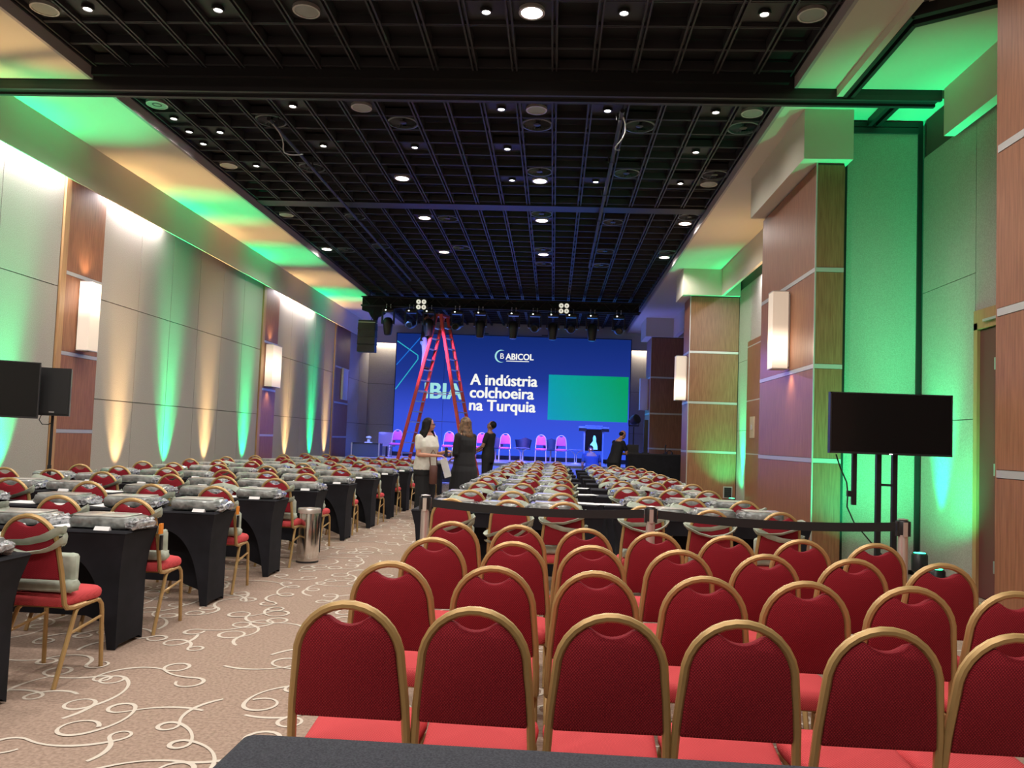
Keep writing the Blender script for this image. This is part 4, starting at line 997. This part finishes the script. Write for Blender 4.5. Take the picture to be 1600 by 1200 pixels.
def person(label, loc, rz, h=1.7, lean=0, headp=(0, 0), arms=None, legs=None, top=WSHIRT, bottom=BCLOTH, skin=SKIN, hair='short', hairm=HAIRB, sleeve='short', wide=1.0, female=False, skirt=False, crouch=0, glasses=False):
    t = thing('person', label, 'person', loc, rz); t.scale = (h/1.7,)*3
    def up(p):      # lean the upper body about the hip
        v = Vector(p)-Vector((0, 0, .92)); v = Matrix.Rotation(-lean, 3, 'X') @ v; return v+Vector((0, 0, .92-crouch))
    P = lambda x, y, z: up((x, y, z))
    sh = {1: P(.165*wide, -.01, 1.385), -1: P(-.165*wide, -.01, 1.385)}
    arms = arms or {}; legs = legs or {}
    b = M(); W = wide
    # trunk
    for sc, mb_ in ((1.0, b),):
        for z, rx, ry, y in ((.86, .15, .105, 0), (.95, .155, .105, 0), (1.08, .125, .09, 0), (1.22, .145, .10, .005), (1.34, .16, .095, 0), (1.41, .11, .07, -.005)):
            c = P(0, y, z); mb_.ball(c, (rx*W, ry*W, .09), 14, 8)
    limb(b, [P(0, -.005, 1.42), P(0, .01, 1.50)], [.055, .052])
    hc = P(0, .02, 1.50); hR = Matrix.Rotation(headp[0]-lean*.3, 3, 'X') @ Matrix.Identity(3)
    hz = Matrix.Rotation(headp[1], 3, 'Z')
    def HP(x, y, z): return hc+hz @ (hR @ Vector((x, y, z)))
    b.ball(HP(0, .0, .13), (.074, .088, .098)); b.ball(HP(0, .025, .075), (.056, .066, .068)); b.ball(HP(0, .06, .035), (.028, .026, .024))
    b.ball(HP(0, .098, .085), (.012, .020, .016)); b.ball(HP(0, .092, .105), (.009, .014, .022)); b.ball(HP(0, .084, .052), (.024, .012, .009))
    for s in (-1, 1): b.ball(HP(s*.076, -.005, .10), (.010, .020, .030))
    cl = M(); sl = M()
    for s in (-1, 1):
        el, wr_ = arms.get(s, ((s*.21*wide, -.02, 1.10), (s*.22*wide, .06, .87)))
        E = P(*el); Wp = P(*wr_); S = sh[s]
        limb(b, [S, (S+E)/2, E], [.050, .046, .038]); limb(b, [E, (E*.6+Wp*.4), Wp], [.038, .037, .025])
        d = (Wp-E).normalized(); side_ = d.cross(Vector((0, 0, 1))); side_ = side_.normalized() if side_.length > .1 else Vector((s, 0, 0))
        nrm = side_.cross(d)
        pc = Wp+d*.045
        limb(b, [Wp, pc-side_*.014, Wp+d*.082-side_*.022], [.024, .024, .018]); limb(b, [Wp, pc+side_*.014, Wp+d*.085+side_*.02], [.024, .024, .018])
        for q, (off, ln) in enumerate(((-.031, .062), (-.011, .072), (.010, .068), (.030, .052))):
            p0 = Wp+d*.085+side_*off; p1 = p0+d*ln*.5-nrm*.008; p2 = p0+d*ln*.85-nrm*.026; limb(b, [p0, p1, p2], [.0095, .009, .008], 6)
        th = Wp+d*.03-side_*.026; limb(b, [th, th-side_*.028+d*.022, th-side_*.034+d*.05-nrm*.01], [.012, .0105, .009], 6)
        # sleeves
        if sleeve == 'short': limb(cl, [S, S*.4+E*.6], [.064, .058])
        elif sleeve == 'mid': limb(cl, [S, E, E*.55+Wp*.45], [.066, .056, .050])
        kn, an = legs.get(s, ((s*.095, .02, .48), (s*.10, -.01, .075)))
        Hp = Vector((s*.085, 0, .90-crouch)); K = Vector(kn); A = Vector(an)
        limb(b, [Hp, (Hp+K)/2, K], [.088, .074, .055]); limb(b, [K, K*.6+A*.4, A], [.055, .053, .037])
        limb(b, [A, A+Vector((0, .06, -.045)), A+Vector((0, .15, -.05))], [.036, .030, .024])
        sh_ = M(); limb(sh_, [A+Vector((0, -.03, -.035)), A+Vector((0, .06, -.038)), A+Vector((0, .16, -.045))], [.040, .040, .030]); 
        obj('shoe', sh_, BLKP, t, True)
        wd = 1.75 if female else 1.18
        limb(sl, [Hp+Vector((0, 0, .02)), (Hp+K)/2, K], [.105*wide, .092*wide, .070*wd*.95]); limb(sl, [K, A+Vector((0, 0, .03))], [.070*wd*.95, .056*wd])
    remesh(b, skin, 'body', .009, t, 2)
    torso(cl, [(P(0, 0, .84), .185*W, .140*W), (P(0, 0, .93), .180*W, .138*W), (P(0, 0, 1.03), .165*W, .125*W), (P(0, .005, 1.12), .155*W, .118*W), (P(0, .02 if female else .01, 1.24), .172*W, .142*W if female else .125*W), (P(0, .005, 1.33), .182*W, .118*W), (P(0, -.005, 1.40), .150*W, .085*W), (P(0, -.005, 1.435), .075*W, .065*W)])
    remesh(cl, top, 'top_garment', .012, t, 3)
    torso(sl, [((0, 0, .76-crouch), .175*W, .125*W), ((0, 0, .86-crouch), .182*W, .135*W), ((0, 0, .97-crouch), .160*W, .120*W), ((0, 0, 1.0-crouch), .14*W, .10*W)])
    if skirt: torso(sl, [((0, 0, 1.0), .15*W, .11*W), ((0, 0, .8), .21*W, .16*W), ((0, 0, .5), .23*W, .18*W), ((0, 0, .25), .24*W, .19*W)])
    remesh(sl, bottom, 'trousers' if not skirt else 'skirt', .014, t, 3)
    # hair
    hm = M()
    if hair == 'short': hm.ball(HP(0, -.016, .148), (.081, .088, .088), 16, 10)
    elif hair == 'bald': hm.ball(HP(0, -.035, .12), (.079, .066, .060), 16, 10)
    else:
        hm.ball(HP(0, -.018, .145), (.090, .095, .092), 16, 10)
        L = .30 if hair == 'long' else .22
        for a in range(200, 341, 14):
            x, y = .080*math.cos(R(a)), .075*math.sin(R(a))-.01
            q0 = HP(x, y, .14); q1 = HP(x*1.15, y*1.05, .02); q2 = q0+Vector((x*.5, y*.35-.01, -L*.75)); q3 = q0+Vector((x*.6+.01*math.sin(a), y*.3-.0, -L*1.15))
            limb(hm, [q0, q1, q2, q3], [.036, .040, .036, .016], 8)
        for s in (-1, 1):
            limb(hm, [HP(s*.07, .02, .17), HP(s*.088, .015, .06), sh[s]+Vector((-s*.06, .05, -.02)), sh[s]+Vector((-s*.07, .07, -.14 if hair == 'long' else -.04))], [.03, .032, .032, .014], 8)
    remesh(hm, hairm, 'hair', .011, t, 2)
    for s in (-1, 1):
        e = M(); e.ball(HP(s*.030, .080, .118), (.012, .009, .007)); obj('eye', e, BLKP, t, True)
    mo = M(); mo.ball(HP(0, .094, .053), (.020, .006, .005)); obj('mouth', mo, mat('lips', (.35, .07, .06), .5) if 'lips' not in MATS else MATS['lips'], t, True)
    if glasses:
        g = M()
        for s in (-1, 1): g.tube([HP(s*.033+.026*math.cos(R(a)), .097, .118+.020*math.sin(R(a))) for a in range(0, 360, 30)], .003, 5, closed=True)
        g.tube([HP(-.058, .09, .12), HP(-.08, 0, .115)], .003, 5).tube([HP(.058, .09, .12), HP(.08, 0, .115)], .003, 5); obj('glasses', g, BLKP, t)
    return t
p1 = person('woman in white blouse and black trousers talking in the aisle, facing right', (-2.17, 13.35, 0), R(-118), 1.72, .03, (0, R(24)), {1: ((.25, .02, 1.10), (.10, .30, 1.10)), -1: ((-.26, .03, 1.10), (-.14, .31, 1.17))}, None, WSHIRT, BCLOTH, SKIN, 'mid', HAIRB, 'short', 1.32, True, glasses=True)
p2 = person('woman with long brown wavy hair in black outfit holding papers, facing left', (-1.56, 13.95, 0), R(58), 1.77, .02, (0, R(12)), {1: ((.23, .0, 1.11), (.10, .27, 1.02)), -1: ((-.23, .02, 1.10), (-.06, .28, 1.08))}, None, BCLOTH, BCLOTH, SKIN, 'long', HAIRL, 'mid', 1.28, True, True)
p3 = person('man in dark T-shirt before the stage looking up to the left', (-1.59, 19.4, 0), R(70), 1.86, -.05, (R(28), 0), {1: ((.22, .05, 1.13), (.16, .26, 1.02)), -1: ((-.22, .05, 1.13), (-.16, .26, 1.0))}, None, BCLOTH, BCLOTH, SKIND, 'short', HAIRB, 'short', 1.05)
p4 = person('man in black shirt bending over the control desk', (1.66, 20.95, 0), R(-62), 1.80, .28, (R(-22), 0), {1: ((.20, .20, 1.16), (.10, .46, 1.22)), -1: ((-.20, .20, 1.16), (-.10, .46, 1.22))}, None, BCLOTH, BCLOTH, SKIN, 'bald', HAIRB, 'short', 1.2)
p5 = person('man crouching with his back to the room at the stage edge below lectern', (1.26, 24.12, 0), R(8), 1.74, .62, (R(-10), 0), {1: ((.28, .12, 1.14), (.24, .36, 1.06)), -1: ((-.28, .10, 1.10), (-.24, .30, .98))}, {1: ((.20, .30, .46), (.17, .05, .075)), -1: ((-.22, .26, .44), (-.20, .0, .075))}, BLUEC, BLUEC, SKIN, 'short', HAIRB, 'short', 1.3, crouch=.30)
p6 = person('technician in light jeans standing high on the red ladder', (-3.86, 22.62, 3.40), R(-80), 1.62, .03, (R(10), 0), {1: ((.22, .12, 1.5), (.10, .30, 1.70)), -1: ((-.22, .12, 1.5), (-.10, .30, 1.70))}, None, BCLOTH, JEANS, SKIN, 'short', HAIRB, 'short', 1.0)
p7 = person('person mostly hidden behind middle right pillar, one hand on the desk', (3.93, 20.95, 0), R(72), 1.75, .12, (0, 0), {1: ((.20, .12, 1.12), (.12, .42, 1.16)), -1: ((-.20, .12, 1.12), (-.10, .40, 1.16))}, None, BCLOTH, BCLOTH, SKIN, 'short', HAIRB, 'short', 1.0)
# things they hold
t = thing('handbag', 'brown handbag hanging at the hip of woman in white', 'handbag', (-2.0, 13.14, .62)); obj('body', M().rbox(-.06, .07, -.05, .05, 0, .32, .03), BROWNL, t, True); obj('strap', M().tube([(-.05, 0, .31), (-.07, 0, .48), (-.02, .04, .58), (.05, 0, .48), (.06, 0, .31)], .009, 6), BROWNL, t)
t = thing('phone', 'dark phone held out by the woman in white', 'phone', (-1.80, 13.22, 1.10)); obj('body', M().box(-.02, .02, -.04, .04, 0, .15), BLKP, t); obj('glass', M().box(.02, .022, -.036, .036, .006, .144), SCR, t)
t = thing('paper_roll', 'white papers hanging from the hands of woman in black', 'papers', (-1.82, 13.72, .72), R(20)); t.rotation_euler = (0, R(-18), R(20)); obj('sheet', M().box(-.06, .06, -.012, .0, 0, .33), PAPER, t); obj('sheet', M().box(-.05, .07, .002, .010, .02, .34), PAPER, t)
t = thing('lanyard', 'white lanyard round the neck of woman in black', 'lanyard', (-1.60, 13.9, 0)); obj('ribbon', M().tube([(-.05, -.03, 1.50), (-.115, -.09, 1.35), (-.16, -.10, 1.20)], .007, 5), PAPER, t); obj('badge', M().box(-.18, -.17, -.13, -.07, 1.10, 1.20), PAPER, t)
